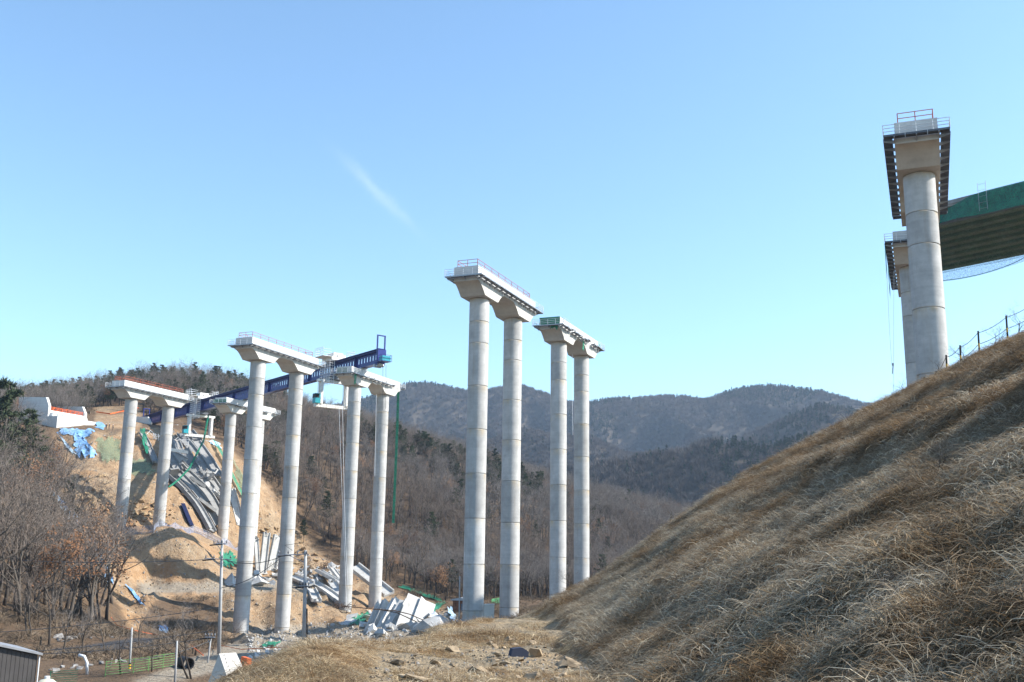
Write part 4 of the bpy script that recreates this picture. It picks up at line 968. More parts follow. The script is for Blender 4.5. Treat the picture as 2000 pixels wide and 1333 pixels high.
for k in range(3):
    tr, cr = pine(200 + k, [9, 10.5, 8][k]); PINES.append((tr.mesh('trunk', M_BARK, True), cr.mesh('crown', M_PINE), None))
def tuft(seed, n, H, W, mat, conifer=False, wdt=.25):
    r = random.Random(seed); mb = MB()
    for k in range(n):
        if conifer:
            z = H * r.random() ** 1.2 * .95; rad = W * (1 - z / H) * r.uniform(.2, 1); an = r.uniform(0, 6.28)
            c = Vector((math.cos(an) * rad * .5, math.sin(an) * rad * .5, z)); e = Vector((math.cos(an) * rad, math.sin(an) * rad, z + r.uniform(-.3, .8)))
            tri(mb, c, e + Vector((0, 0, .3)), wdt * 2.2, r)
        else:
            an = r.uniform(0, 6.28); ph = r.random() ** .6 * 1.15
            d = Vector((math.sin(ph) * math.cos(an) * W / H * 1.3, math.sin(ph) * math.sin(an) * W / H * 1.3, math.cos(ph) * .75 + .25)); f0 = r.uniform(.25, .7)
            a = d * H * f0; b = d * H * r.uniform(f0 + .15, 1.0) + Vector((r.gauss(0, .3), r.gauss(0, .3), 0)); tri(mb, a, b, wdt * r.uniform(.5, 1.2), r)
    if not conifer: mb.tube([(0, 0, -.5), (0, 0, H * .55)], [.16, .06], 3, False)
    return mb.mesh('tuft', mat)
FAR = [tuft(300 + k, 90, 9, 4.2, M_FARB, False, .20) for k in range(4)] + [tuft(320 + k, 80, 9, 3.2, M_FARG, True, .42) for k in range(2)] + [tuft(330, 80, 11, 2.2, M_FARL, True, .25)]
BUSH = [tuft(340 + k, 60, 1.5, 1.2, m_veg('brush%d' % k, (.11, .08, .055), (.19, .145, .10)), False, .03) for k in range(2)]

def gn_scatter(name, meshes, P, R, S, I, label, cat, mats=None):
    """instances of small meshes on points, one object of kind stuff"""
    coll = bpy.data.collections.new(name + '_shapes')
    for k, me in enumerate(meshes):
        o = bpy.data.objects.new('%s_shape_%02d' % (name, k), me); coll.objects.link(o)
    me = bpy.data.meshes.new(name); me.vertices.add(len(P)); me.vertices.foreach_set('co', np.asarray(P, np.float32).ravel())
    a = me.attributes.new('rot', 'FLOAT_VECTOR', 'POINT'); a.data.foreach_set('vector', np.asarray(R, np.float32).ravel())
    a = me.attributes.new('scl', 'FLOAT_VECTOR', 'POINT'); a.data.foreach_set('vector', np.asarray(S, np.float32).ravel())
    a = me.attributes.new('idx', 'INT', 'POINT'); a.data.foreach_set('value', np.asarray(I, np.int32).ravel())
    me.update(); ob = link(bpy.data.objects.new(name, me))
    ng = bpy.data.node_groups.new(name, 'GeometryNodeTree')
    ng.interface.new_socket('Geometry', in_out='INPUT', socket_type='NodeSocketGeometry'); ng.interface.new_socket('Geometry', in_out='OUTPUT', socket_type='NodeSocketGeometry')
    N = ng.nodes.new; gi, go = N('NodeGroupInput'), N('NodeGroupOutput'); ip = N('GeometryNodeInstanceOnPoints'); ci = N('GeometryNodeCollectionInfo')
    ci.inputs['Collection'].default_value = coll; ci.inputs['Separate Children'].default_value = True; ci.inputs['Reset Children'].default_value = True
    def na_(t, n): q = N('GeometryNodeInputNamedAttribute'); q.data_type = t; q.inputs['Name'].default_value = n; return q.outputs['Attribute']
    er = N('FunctionNodeEulerToRotation'); L = ng.links.new
    mp = N('GeometryNodeMeshToPoints'); L(gi.outputs[0], mp.inputs['Mesh']); L(mp.outputs['Points'], ip.inputs['Points'])
    L(ci.outputs['Instances'], ip.inputs['Instance']); ip.inputs['Pick Instance'].default_value = True; L(na_('INT', 'idx'), ip.inputs['Instance Index'])
    L(na_('FLOAT_VECTOR', 'rot'), er.inputs[0]); L(er.outputs[0], ip.inputs['Rotation']); L(na_('FLOAT_VECTOR', 'scl'), ip.inputs['Scale']); L(ip.outputs[0], go.inputs[0])
    md = ob.modifiers.new('scatter', 'NODES'); md.node_group = ng
    tag(ob, label, cat, kind='stuff'); return ob
NR = np.random.default_rng(11)

# ------------------------------------------------------------------ woods on the near hills
COLS = [np.array(PIER_POS[k]) + VX * COLSP * j for k in PIER_POS for j in (0, 1)]
def wood_points(n, r0, r1, a0=-34, a1=34):
    az = np.radians(NR.uniform(a0, a1, n)); r = np.sqrt(NR.uniform(r0 * r0, r1 * r1, n)); return r * np.sin(az), r * np.cos(az)
x, y = wood_points(26000, 118, 640); z = fh(x, y); px, py = proj(x, y, z); r = np.hypot(x, y)
EXC = [(95, 838), (200, 800), (280, 785), (340, 800), (470, 880), (540, 950), (590, 1020), (660, 1090), (720, 1125), (830, 1165), (910, 1195), (910, 1330), (230, 1330), (225, 1180), (195, 1130), (108, 985), (118, 920)]
keep = ~inpoly(px, py, EXC) | (r > 400)
keep &= ~((r < 300) & (px > 255)) | ((px > 640) & (r > 268) & (z > -11))
keep &= ~((px > 30) & (px < 200) & (r > 285) & (r < 345))                       # abutment platform
keep &= ~(inpoly(px, py, [(180, 780), (280, 780), (280, 845), (180, 845)]) & (r < 430))
keep &= ~((x > 4) & (r < 235)); keep &= ~((r < 175) & (py > 1232))
dl = NR.random(len(x)); keep &= dl < np.where(r < 270, .34, np.where(r < 460, .95, .7))
for c in COLS: keep &= np.hypot(x - c[0], y - c[1]) > 5
ok = np.where(keep)[0]; ok = ok[np.argsort(r[ok])]
pinef = fbm(x * .012, y * .012, 3, 400); ispine = (pinef > .40) & (NR.random(len(x)) < .35) & (r > 330) | (NR.random(len(x)) < .025)
hill_pine = (px < 560) & (r > 380) & (NR.random(len(x)) < .26); ispine |= hill_pine
vis_gap = {}
sel = []
for i in ok:                                            # the nearest visible ones become things of their own
    if len(sel) >= 272: break
    if px[i] < -60 or px[i] > 1420 : continue
    key = (int(px[i] // 9), int(r[i] // 12))
    if vis_gap.get(key): continue
    vis_gap[key] = 1; sel.append(i)
sel = set(sel)
KN = {0: 'bare oak tree with wide twiggy crown', 1: 'slender tall bare tree', 2: 'spreading low bare tree', 3: 'bare tree forked into two trunks', 4: 'bare oak holding dry brown leaves', 5: 'tall straight bare tree'}
def tree_thing(kind, p, s, rz, label, group):
    me = (PINES[kind - 10] if kind >= 10 else TREES[kind]); o = empty('pine_tree' if kind >= 10 else 'bare_tree', p, rz, label, 'tree', group); o.scale = (s, s, s * rng.uniform(.92, 1.1))
    inst('trunk', me[0], o); inst('crown', me[1], o)
    if me[2]: inst('dry_leaves', me[2], o)
    return o
for i in sel:
    kind = 10 + int(NR.integers(3)) if ispine[i] else int(NR.choice(6, p=[.24, .2, .16, .16, .07, .17]))
    where = 'on the litter slope left of the dirt cut' if px[i] < 260 and r[i] < 330 else ('on the wooded spur behind the piers' if px[i] > 560 else 'on the hill above the abutment')
    nm = ('dark green pine ' if kind >= 10 else KN[kind] + ' ') + where
    tree_thing(kind, (x[i], y[i], z[i]), float(NR.uniform(.75, 1.15)) * (1.6 if r[i] < 285 and px[i] < 260 else .95), float(NR.uniform(0, 6.28)), nm, ('pines ' if kind >= 10 else 'bare trees ') + where)
for (px_, py_, Y_, s_, k_, lab) in ((12, 845, 215, 1.25, 10, 'dark pine rising above the bare trees at the left slope edge'), (52, 870, 225, 1.0, 11, 'broad dark pine in front of the shaded abutment wing'), (80, 858, 240, .75, 12, 'small dark pine close to the shaded abutment wall'), (-14, 860, 215, 1.2, 11, 'tall dark pine with ragged top beside the left bare trees'), (596, 985, 318, .75, 12, 'small pine standing at the upper edge of the dirt slope')):
    p = atv(px_, py_, Y_); g = gz(p.x, p.y); hh = max(1.0, (p.z - g) / 6 + 1) if False else 1
    tree_thing(k_, (p.x, p.y, min(p.z, g + 0.0) if p.z < g else g), s_ * (max(1.0, (p.z + 4 - g) / 9.0) if px_ < 300 else 1.0), 1.0 * px_, lab, None)
for q, (px_, py_, s_, k_, lab) in enumerate(((236, 1318, .42, 0, 'dark bare sapling in front of the green fence'), (296, 1312, .40, 2, 'low spreading sapling behind the black culvert pipe'), (372, 1326, .62, 3, 'forked dark sapling beside the thin plain pole'), (160, 1290, .5, 1, 'slim bare sapling beside the bent white vent pipe'), (205, 1275, .55, 2, 'spreading bare tree between lane and stone row'), (120, 1282, .6, 0, 'bare garden tree by the dark grey shed'), (95, 1262, .7, 5, 'tall bare tree behind the dark grey shed'), (452, 1258, .5, 3, 'leafless bush tree at the foot of the big left column'), (440, 1235, .42, 2, 'low bare tree on the bank left of the big column'), (60, 1246, .75, 3, 'forked bare tree above the shed roof'), (270, 1262, .45, 1, 'slim bare tree on the lane edge'), (330, 1270, .4, 2, 'low bare tree on the lane bank near the orange tape'))):
    p = hit(px_, py_, 50); tree_thing(k_, p, s_, q * 1.7, lab, None)
rest = np.array([i for i in ok if i not in sel])
meshes = []
for tr, cr, l in TREES + PINES:                        # trunk, crown and leaves side by side
    meshes += [tr, cr] + ([l] if l else [])
fi = {}; k = 0
for t_i, (tr, cr, l) in enumerate(TREES + PINES): fi[t_i] = list(range(k, k + (3 if l else 2))); k += len(fi[t_i])
P_, R_, S_, I_ = [], [], [], []
for i in rest:
    ti = 6 + int(NR.integers(3)) if ispine[i] else int(NR.choice(6, p=[.24, .22, .16, .15, .03, .2])); s = float(NR.uniform(.7, 1.15)); rz = float(NR.uniform(0, 6.28))
    for m in fi[ti]: P_.append((x[i], y[i], z[i])); R_.append((0, 0, rz)); S_.append((s, s, s)); I_.append(m)
gn_scatter('woodland', meshes, P_, R_, S_, I_, 'dense bare winter woodland covering the spur and hill behind the piers', 'woodland')
# undergrowth
x2, y2 = wood_points(26000, 95, 420); z2 = fh(x2, y2); qx, qy = proj(x2, y2, z2); r2 = np.hypot(x2, y2)
k2 = ~inpoly(qx, qy, SOIL_POLY) & ~inpoly(qx, qy, FLOOR_POLY) & ~inpoly(qx, qy, LANE_POLY) & ~(inpoly(qx, qy, EXC) & (r2 > 285) & (qy < 900)) & ~((qx > 30) & (qx < 200) & (r2 > 285) & (r2 < 345))
k2 &= (fbm(x2 * .06, y2 * .06, 3, 410) + .5 * NR.random(len(x2)) > .02)
gn_scatter('undergrowth', BUSH, np.stack([x2, y2, z2], -1)[k2], np.stack([0 * x2, 0 * x2, NR.uniform(0, 6, len(x2))], -1)[k2], (NR.uniform(.4, 1.3, len(x2))[:, None] * np.ones(3))[k2], NR.integers(0, 2, len(x2))[k2], 'low brown brush covering the wooded slopes', 'brush')
# far mountain woods
def mz(x, y):
    r = np.hypot(x, y); a = np.arctan2(x, y); i = np.interp(r, m_r, np.arange(len(m_r))); j = np.interp(a, m_az, np.arange(len(m_az)))
    i0 = np.clip(i.astype(int), 0, len(m_r) - 2); j0 = np.clip(j.astype(int), 0, len(m_az) - 2); fi_, fj = i - i0, j - j0
    return MZ[i0, j0] * (1 - fi_) * (1 - fj) + MZ[i0 + 1, j0] * fi_ * (1 - fj) + MZ[i0, j0 + 1] * (1 - fi_) * fj + MZ[i0 + 1, j0 + 1] * fi_ * fj
xa, ya = wood_points(34000, 600, 1150, -16, 30); xb, yb = wood_points(70000, 1150, 2250, -16, 30)
x3, y3 = np.concatenate([xa, xb]), np.concatenate([ya, yb]); z3 = mz(x3, y3); r3 = np.hypot(x3, y3)
pn = fbm(x3 * .006, y3 * .006, 4, 420); cat3 = NR.integers(0, 4, len(x3)); u3 = NR.random(len(x3))
isg = (pn > .16) & (u3 < .75) | (u3 < .05) | ((r3 < 1000) & (pn > -.02) & (u3 < .8)); cat3 = np.where(isg, 4 + NR.integers(0, 2, len(x3)), cat3); cat3 = np.where((r3 < 900) & (fbm(x3 * .01, y3 * .01, 3, 430) > .35) & ~isg, 6, cat3)
s3 = NR.uniform(.75, 1.35, len(x3)) * np.where(r3 > 1150, .95, 1.0)
gn_scatter('far_forest', FAR, np.stack([x3, y3, z3], -1), np.stack([0 * x3, 0 * x3, NR.uniform(0, 6, len(x3))], -1), s3[:, None] * np.ones(3), cat3, 'hazy blue-brown forest covering the far mountains', 'forest')

# ------------------------------------------------------------------ dry grass
def grass_clump(seed, n, L, lay, w=.007):
    r = random.Random(seed); vs, fs, tone = [], [], []
    for k in range(n):
        p = Vector((r.gauss(0, .16), r.gauss(0, .16), -.03)); an = r.gauss(0, .75); hd = Vector((math.cos(an), math.sin(an), 0)); ll = L * r.uniform(.45, 1.2); e0 = r.uniform(.5, 1.4) if r.random() > lay else r.uniform(.0, .6)
        tn = r.choice([(1, .96, .9), (1.3, 1.25, 1.15), (.7, .62, .53), (.38, .31, .24), (.9, .74, .54), (1.75, 1.7, 1.55), (.5, .4, .3)])
        side = Vector((-hd.y, hd.x, 0)); wd = w * r.uniform(.6, 1.3); b = len(vs); q = p.copy(); e = e0; m = 4
        for i in range(m + 1):
            ww = wd * (1 - .75 * i / m); vs += [q - side * ww + Vector((0, 0, r.uniform(-.004, .004))), q + side * ww]; tone += [tn, tn]
            d = hd * math.cos(e) + Vector((0, 0, math.sin(e))); q = q + d * (ll / m); e -= r.uniform(.25, .75)
            if q.z < .01 and i > 0: q.z = r.uniform(.0, .05); e = max(e, -.1)
        for i in range(m): fs.append((b + 2 * i, b + 2 * i + 1, b + 2 * i + 3, b + 2 * i + 2))
    me = bpy.data.meshes.new('grass_clump'); me.from_pydata([tuple(v) for v in vs], [], fs)
    a = me.attributes.new('tone', 'FLOAT_COLOR', 'POINT'); a.data.foreach_set('color', np.array([(*t_, 1) for t_ in tone], np.float32).ravel()); return me
M_GRASS = m_veg('dry_grass', (.36, .315, .245), (.50, .455, .38), .55, .75, True, hue=(.5, (.25, .18, .11)), trans=.38)
M_GRASSB = m_veg('brown_dry_grass', (.20, .132, .075), (.31, .225, .14), .5, .8, True, trans=.35)
CL = []
for k in range(7): me = grass_clump(500 + k, 64, .55, .72, .0056); me.materials.append(M_GRASS); CL.append(me)
for k in range(4): me = grass_clump(520 + k, 60, .42, .5, .005); me.materials.append(M_GRASSB); CL.append(me)
for k in range(2): me = grass_clump(540 + k, 12, 1.0, .1, .004); me.materials.append(M_GRASS); CL.append(me)
M_GRASSP = m_veg('pale_flat_straw', (.42, .35, .24), (.54, .47, .35), .5, .75, True, hue=(.6, (.34, .25, .15)), trans=.3)
for k in range(4): me = grass_clump(560 + k, 60, .42, .93, .005); me.materials.append(M_GRASSP); CL.append(me)
ng_ = 70000; az = np.radians(NR.uniform(-30, 31, ng_)); rg = np.where(NR.random(ng_) < .2, np.sqrt(NR.uniform(7.5 ** 2, 22 ** 2, ng_)), np.sqrt(NR.uniform(7.5 ** 2, 53 ** 2, ng_))); gx, gy = rg * np.sin(az), rg * np.cos(az); gzv = fh(gx, gy)
e_ = .4; sx_ = (fh(gx + e_, gy) - fh(gx - e_, gy)) / (2 * e_); sy_ = (fh(gx, gy + e_) - fh(gx, gy - e_)) / (2 * e_)
dens = fbm(gx * .45, gy * .45, 3, 77); kp = (gzv > -2.75) & ((gx > 1.8) | (dens + .5 * NR.random(ng_) > .34 ) | (gx < np.interp(gy, [13, 17, 20, 24, 30, 36], [-1.6, -2.3, -2.6, -2.6, -1.9, -.5]))) & (gy < 50)
steep = np.hypot(sx_, sy_)
dn = np.arctan2(-sy_, -sx_) + NR.normal(0, .45, ng_); dn = np.where(steep < .15, NR.uniform(0, 6.28, ng_), dn)
# rotate about z to face downhill, then tip with the slope
rotx, roty, rotz = [], [], []
nv_ = np.stack([-sx_, -sy_, np.ones(ng_)], -1); nv_ /= np.linalg.norm(nv_, axis=1)[:, None]
hx = np.stack([np.cos(dn), np.sin(dn), np.zeros(ng_)], -1); hx -= (hx * nv_).sum(1)[:, None] * nv_; hx /= np.linalg.norm(hx, axis=1)[:, None]; hy = np.cross(nv_, hx)
# euler XYZ from matrix columns hx,hy,nv
roty = np.arcsin(np.clip(-hx[:, 2], -1, 1)); rotz = np.arctan2(hx[:, 1], hx[:, 0]); rotx = np.arctan2(hy[:, 2], nv_[:, 2])
bz = sstep(5, 11, gx + 3.0 * fbm(gx * .2, gy * .2, 3, 88)) * .85
ty = np.where(NR.random(ng_) < bz * .8, 7 + NR.integers(0, 4, ng_), NR.integers(0, 7, ng_)); ty = np.where(NR.random(ng_) < .012, 11 + NR.integers(0, 2, ng_), ty)
ty = np.where((gx < 1.7) & (NR.random(ng_) < .8), 13 + NR.integers(0, 4, ng_), ty)
sg = .8 * NR.uniform(.6, 1.3, ng_) * (1 + .5 * np.clip(fbm(gx * 1.1, gy * 1.1, 3, 99), -.8, 1)) * np.where(gx < 1.6, .8, 1.0) * (1 + .35 * np.clip(dens, -1, 1)) 
gn_scatter('dry_grass', CL, np.stack([gx, gy, gzv], -1)[kp], np.stack([rotx, roty, rotz], -1)[kp], (sg[:, None] * np.ones(3))[kp], ty[kp], 'long dry straw-coloured grass lying down the embankment', 'grass')
# ------------------------------------------------------------------ small things
# green nets and loose pieces on the damaged piers
def pier_xy(key, s, w): p = np.array(PIER_POS[key]) + VX * s + UN * w; return p
def hang_sheet(name, key, a, b, z0, z1, mat, label, cat='net', nu=12, nv=5, jag=.25, seed=1):
    """cloth between two plan points (s,w) of a pier cap"""
    r = random.Random(seed); pa, pb = pier_xy(key, *a), pier_xy(key, *b); jr = [r.uniform(-jag, jag) for _ in range(nu + 1)]
    def f(u, v):
        i = int(round(u * nu)); p = pa + (pb - pa) * u; zz = z1 + jr[i]; n = .06 * math.sin(u * 19 + v * 4)
        return Vector((p[0] + n * UN[0], p[1] + n * UN[1], z0 + (zz - z0) * v))
    o = sheet(name, f, nu, nv, mat); tag(o, label, cat); return o
zc_ = 39.9 + 2.3
hang_sheet('safety_net', 'c', (-5.14, -2.03), (-5.14, 2.0), zc_ + 1.62, zc_ + .1, M_NET, 'green net covering the near end of the battered pier cap', seed=2)
hang_sheet('safety_net', 'c', (-5.3, .2), (-5.3, 1.6), zc_ + .1, zc_ - .5, M_NET, 'torn green net flap hanging below the battered pier walkway', nu=6, jag=.5, seed=3)
hang_sheet('safety_net', 'c', (7.5, 2.25), (8.3, 2.3), zc_ - .1, zc_ - 1.8, M_NET, 'narrow green net scrap hanging mid-way along the battered pier cap', nu=4, jag=.6, seed=4)
hang_sheet('safety_net', 'c', (17.6, 2.35), (18.9, 2.3), zc_ + 1.0, zc_ - .4, M_NET, 'green net scrap at the far end of the battered pier cap', nu=4, jag=.5, seed=5)
zb_ = 39.6 + 2.3
hang_sheet('safety_net', 'b', (-5.2, -2.1), (-5.2, .8), zb_ + 1.35, zb_ + .05, M_NETF, 'faded green net on the end rail of the torn pier', seed=6)
hang_sheet('safety_net', 'b', (-4.6, 2.4), (-3.6, 2.4), zb_ + .2, zb_ - 2.4, M_NET, 'green net strip hanging down beside the torn pier cap end', nu=4, jag=.5, seed=7)
za_ = 39.9 + 2.3
hang_sheet('safety_net', 'a', (-5.2, -2.6), (-5.2, 2.0), za_ + 1.1, za_ + .05, M_NET, 'green net on the end rail of the pier among the fallen girders', seed=8)
zd_ = 39.9 + 2.3
hang_sheet('safety_net', 'd', (-5.2, -3.0), (-4.4, -3.0), zd_ + .1, zd_ - 4.0, M_NET, 'green net rag hanging from the walkway corner behind the huge pier', nu=4, jag=.9, seed=9)
hang_sheet('safety_net', 'd', (5.5, -3.0), (6.8, -3.0), zd_ - .2, zd_ - 4.2, M_NET, 'torn green net rag hanging under the walkway behind the huge pier', nu=5, jag=1.1, seed=10)
def line3(name, pts, r, mat, label, cat, n=5, group=None): o = MB().tube(pts, r, n).build(name, mat); return tag(o, label, cat, group)
# hanging ropes
pb1, pb2 = at(664, 790, 238), at(678, 1195, 238)
line3('hanging_rope', [at(662, 792, 238.5), at(668, 960, 238.4), at(674, 1100, 238.2), at(677, 1195, 238)], .045, M_STEELW, 'white rope hanging in front of the left column of the torn pier', 'rope')
line3('hanging_rope', [at(669, 792, 238.5), at(672, 960, 238.4), at(675, 1060, 238.2), at(680, 1150, 238)], .04, M_STEELW, 'second white rope close beside the rope on the torn pier column', 'rope')
for i, (x_, dy) in enumerate(((748, 28), (754, 25))): line3('hoist_cable', [at(x_, 714, 232), at(x_ - 1, 714 + dy + 60, 232)], .035, M_WIRE, ['thin hoist cable hanging from the free end of the navy girder', 'shorter thin hoist cable hanging from the free end of the navy girder'][i], 'cable')
line3('tail_rope', [at(735, 770, 247), at(734, 830, 247), at(732, 930, 247)], .035, M_STEELW, 'pale rope hanging in front of the right column of the torn pier', 'rope')
gp = [atv(778, 757, 262), atv(776, 830, 262), atv(772, 930, 262), atv(768, 1022, 262)]
o = MB().sweep(gp, [(-.32, -.05), (.32, -.05), (.32, .05), (-.32, .05)], [Vector((0, -1, 0))] * 4).build('hanging_net', M_NET); tag(o, 'long narrow green net strip hanging from the far end of the torn pier', 'net')
dp = [atv(407, 812, 312), atv(398, 860, 300), atv(370, 915, 290), atv(348, 938, 285), atv(330, 952, 281)]
o = MB().sweep(dp, [(-.22, -.12), (.22, -.12), (.22, .12), (-.22, .12)], [Vector((0, -1, .2))] * 5).build('hanging_net', M_NET); tag(o, 'twisted green net rope slanting down from the gantry over the fallen girders', 'net')
o = drape('net', [(418, 872), (428, 880), (482, 990), (474, 985)], 4, 18, M_NET, 1.6, .2, 200, 41, .2); tag(o, 'long green net edging the right side of the fallen girders', 'net')
o = drape('net', [(272, 845), (282, 845), (290, 895), (282, 892)], 4, 10, M_NET, 1.5, .2, 200, 43, .3); tag(o, 'green net hanging along the left fallen girder below the navy girder tail', 'net')
for i, (xa_, xb_, ye) in enumerate(((1732, 1742, 715), (1746, 1745, 780))):
    line3('hanging_rope', [at(xa_, 530, 126), at((xa_ + xb_) / 2, 640, 126), at(xb_, ye, 126)], .022, M_STEELW, ['thin rope with a hook hanging left of the huge pier', 'thin rope hanging down to the slope left of the huge pier'][i], 'rope')
o = MB().box((0, 0, 0), (.18, .18, .3)).tube([(0, 0, -.1), (-.15, 0, -1.2)], .06, 6).build('rope_hook', M_GALV, loc=at(1744, 712, 126)); tag(o, 'small grey hook on the thin rope left of the huge pier', 'hook')
line3('hanging_rope', [at(1118, 692, 196), at(1118, 790, 196), at(1119, 850, 196)], .03, M_STEELW, 'thin white rope hanging beside the battered pier column', 'rope')

# striped rope posts on the embankment crest
POSTS = [(1822, 724, 746, 45.5), (1795, 735, 750, 46), (1850, 694, 734, 45), (1877, 675, 714, 44.6), (1913, 647, 695, 44.4), (1968, 617, 664, 44.2), (2035, 580, 630, 44)]
tops = []
WH = ['leaning at the foot of the huge pier', 'lowest on the crest under the huge pier', 'in front of the thin right column edge', 'beside the bare bush on the crest', 'tallest beside the thorny crest shrub', 'standing on the bare crest next to a leafless bush', 'last along the crest rope']
for i, (x_, yt, yb, Y_) in enumerate(POSTS):
    b = atv(x_, yb, Y_); g = gz(b.x, b.y); t_ = atv(x_, yt, Y_); rt = empty('rope_post', (b.x, b.y, g - .2), 0, 'black and yellow striped rope post ' + WH[i], 'post', 'striped rope posts along the embankment crest')
    rt.rotation_euler = (0, [.0, .0, .0, .0, .0, .0, .0][i] + (.22 if i < 2 else .02), 0); H_ = t_.z - g + .2; n_ = 8
    for k in range(n_): MB().tube([(0, 0, H_ * k / n_), (0, 0, H_ * (k + 1) / n_)], .042, 8).build('stripe', M_BLACK if k % 2 or k == n_ - 2 else M_YEL, rt)
    tops.append((b.x + (H_ * .2 if i < 2 else 0), b.y, g - .25 + H_))
od = [1, 0, 2, 3, 4, 5, 6]
def rope_path(hf):
    pts = []
    for a_, b_ in zip(od[:-1], od[1:]):
        A = Vector(tops[a_]); B = Vector(tops[b_])
        for k in range(5): q = A.lerp(B, k / 5); q.z -= hf + .09 * math.sin(math.pi * k / 5); pts.append(q)
    return pts
line3('crest_rope', rope_path(.05), .013, M_STRAND, 'thin upper rope strung between the striped crest posts', 'rope')
line3('crest_rope', rope_path(.55), .013, M_STRAND, 'thin lower rope strung between the striped crest posts', 'rope')
# bare shrubs along the crest and in the valley
for i, (x_, y_, Y_, s_, lab) in enumerate(((1940, 690, 44.5, .13, 'leafless shrub between the two tallest striped posts'), (1990, 660, 44, .15, 'leafless shrub beside the last striped posts'), (1890, 718, 45, .11, 'leafless shrub beside the slim crest posts'), (1835, 742, 45, .10, 'dry twiggy shrub at the foot of the huge pier'), (1770, 770, 45, .10, 'dry twiggy shrub left of the huge pier on the crest'), (1380, 990, 44.5, .09, 'low thorny shrub on the grass slope skyline'), (1310, 1030, 44.5, .10, 'grey thorny shrub where the grass slope meets the dark valley'), (1120, 1150, 43, .10, 'dry shrub in front of the battered pier columns'), (1620, 1010, 30, .06, 'small dead shrub half way up the grass slope'), (1830, 930, 26, .055, 'small dead shrub on the little bench of the slope'), (1430, 1180, 24, .045, 'small dead weed bush low on the grass slope'), (1760, 1200, 17, .045, 'dead weed bush on the steep grass below the bench'), (1280, 1120, 33, .06, 'small dead shrub on the lower left of the slope'))):
    b = atv(x_, y_, Y_) if i < 8 else hit(x_, y_, 8); g = gz(b.x, b.y); o = empty('shrub', (b.x, b.y, g), i * 1.3, lab, 'shrub'); o.scale = (s_ * 1.3, s_ * 1.3, s_); k = TREES[[3, 2, 3, 0, 2, 3, 2, 3, 2, 3, 2, 3, 2][i]]
    inst('stem', k[0], o); inst('twigs', k[1], o)

# utility poles and wires
def pole(px_, yt, yb, Y_, r0, r1, label, arms=(), band=False, name='utility_pole', tilt=0.0):
    b = atv(px_[1], yb, Y_); t_ = atv(px_[0], yt, Y_); g = min(gz(b.x, b.y), b.z); rt = empty(name, (b.x, b.y, g), 0, label, 'pole', 'poles in the valley'); T = t_ - Vector((b.x, b.y, g))
    MB().tube([(0, 0, -.5), T * .5, T], [r0, (r0 + r1) / 2, r1], 12).build('shaft', M_POLE, rt, True)
    if band:
        for k in range(4): MB().tube([T * (.16 + .03 * k), T * (.16 + .03 * k + .03)], r0 + .012, 10).build('marker_band', M_YEL if k % 2 == 0 else M_BLACK, rt)
    for (f, dx0, dx1, dy) in arms:
        c = T * f; a = MB(); a.tube([c + Vector((dx0, -.15, dy)), c + Vector((dx1, -.15, -dy))], .05, 6); a.tube([c + Vector((dx0 * .6, -.15, dy * .6)), c + Vector((0, 0, -.7))], .03, 5); a.build('cross_arm', M_GALV, rt)
        for q in np.linspace(.05, .95, 4):
            p = c + Vector((dx0 + (dx1 - dx0) * q, -.15, .06)); MB().tube([p, p + Vector((0, 0, .14)), p + Vector((0, 0, .3))], [.035, .075, .03], 7).build('insulator', M_DARKST, rt)
        p = c + Vector((dx0 * .8, -.1, -.1)); MB().tube([p + Vector((-.5, 0, -.05)), p + Vector((.7, 0, .05))], [.07, .05], 6).build('line_fitting', M_BLACK, rt)
    return rt, T
p1_, T1 = pole((434, 428), 1055, 1275, 100, .19, .12, 'concrete utility pole with crossarms in front of the gully', ((.83, -1.6, 1.0, .03), (.965, -.8, .5, 0)))
p2_, T2 = pole((597, 593), 1075, 1284, 95, .20, .13, 'concrete utility pole with long arm in front of the pale fallen girders', ((.955, -2.5, .25, -.08), (.66, -.5, .4, 0)))
MB().tube([T2 * .45 + Vector((.22, 0, 0)), Vector((.3, 0, 0))], .06, 6).build('cable_duct', M_BLACK, p2_)
MB().tube([T2 * .93 + Vector((-1.2, -.1, .6)), T2 * .99 + Vector((-1.9, -.1, .5)), T2 * .99 + Vector((-.3, -.1, .75)), T2 * .95 + Vector((.1, 0, .2))], .02, 5).build('jumper_wire', M_BLACK, p2_)
pole((258, 252), 1226, 1322, 86, .085, .07, 'thin pole with yellow and black band beside the green fence', (), True)
pole((346, 341), 1252, 1345, 80, .09, .07, 'thin plain pole at the right end of the green fence', ())
pole((413, 404), 1238, 1308, 92, .08, .065, 'thin short pole beside the concrete utility pole', ((.9, -.5, .4, 0),))
pole((898, 897), 1126, 1196, 150, .09, .07, 'slim white pole beside the brown hut', ())
def wire(a, b, sag, label, r=.032):
    A, B = atv(*a), atv(*b); pts = [A.lerp(B, k / 16) + Vector((0, 0, -4 * sag * (k / 16) * (1 - k / 16))) for k in range(17)]
    line3('power_wire', pts, r, M_WIRE, label, 'wire', 4, 'wires across the valley')
W_ = ['running left from the upper crossarm over the bare trees', 'running left from the pole into the litter slope', 'low over the gully toward the dark shed', 'sagging just above the lane', 'between the two concrete utility poles', 'slanting from the long arm over the left column', 'sagging low from the thin pole past the green fence']
for i, (a, b, sg_) in enumerate((((-60, 1238, 112), (430, 1186, 100), .35), ((-60, 1086, 150), (432, 1092, 100), .6), ((-60, 1280, 100), (415, 1232, 92), .3), ((60, 1278, 96), (411, 1246, 92), .25), ((436, 1092, 100), (548, 1088, 95), .5), ((432, 1148, 100), (546, 1092, 95), .5), ((254, 1290, 86), (411, 1252, 92), .3))): wire(a, b, sg_, 'thin power wire ' + W_[i])

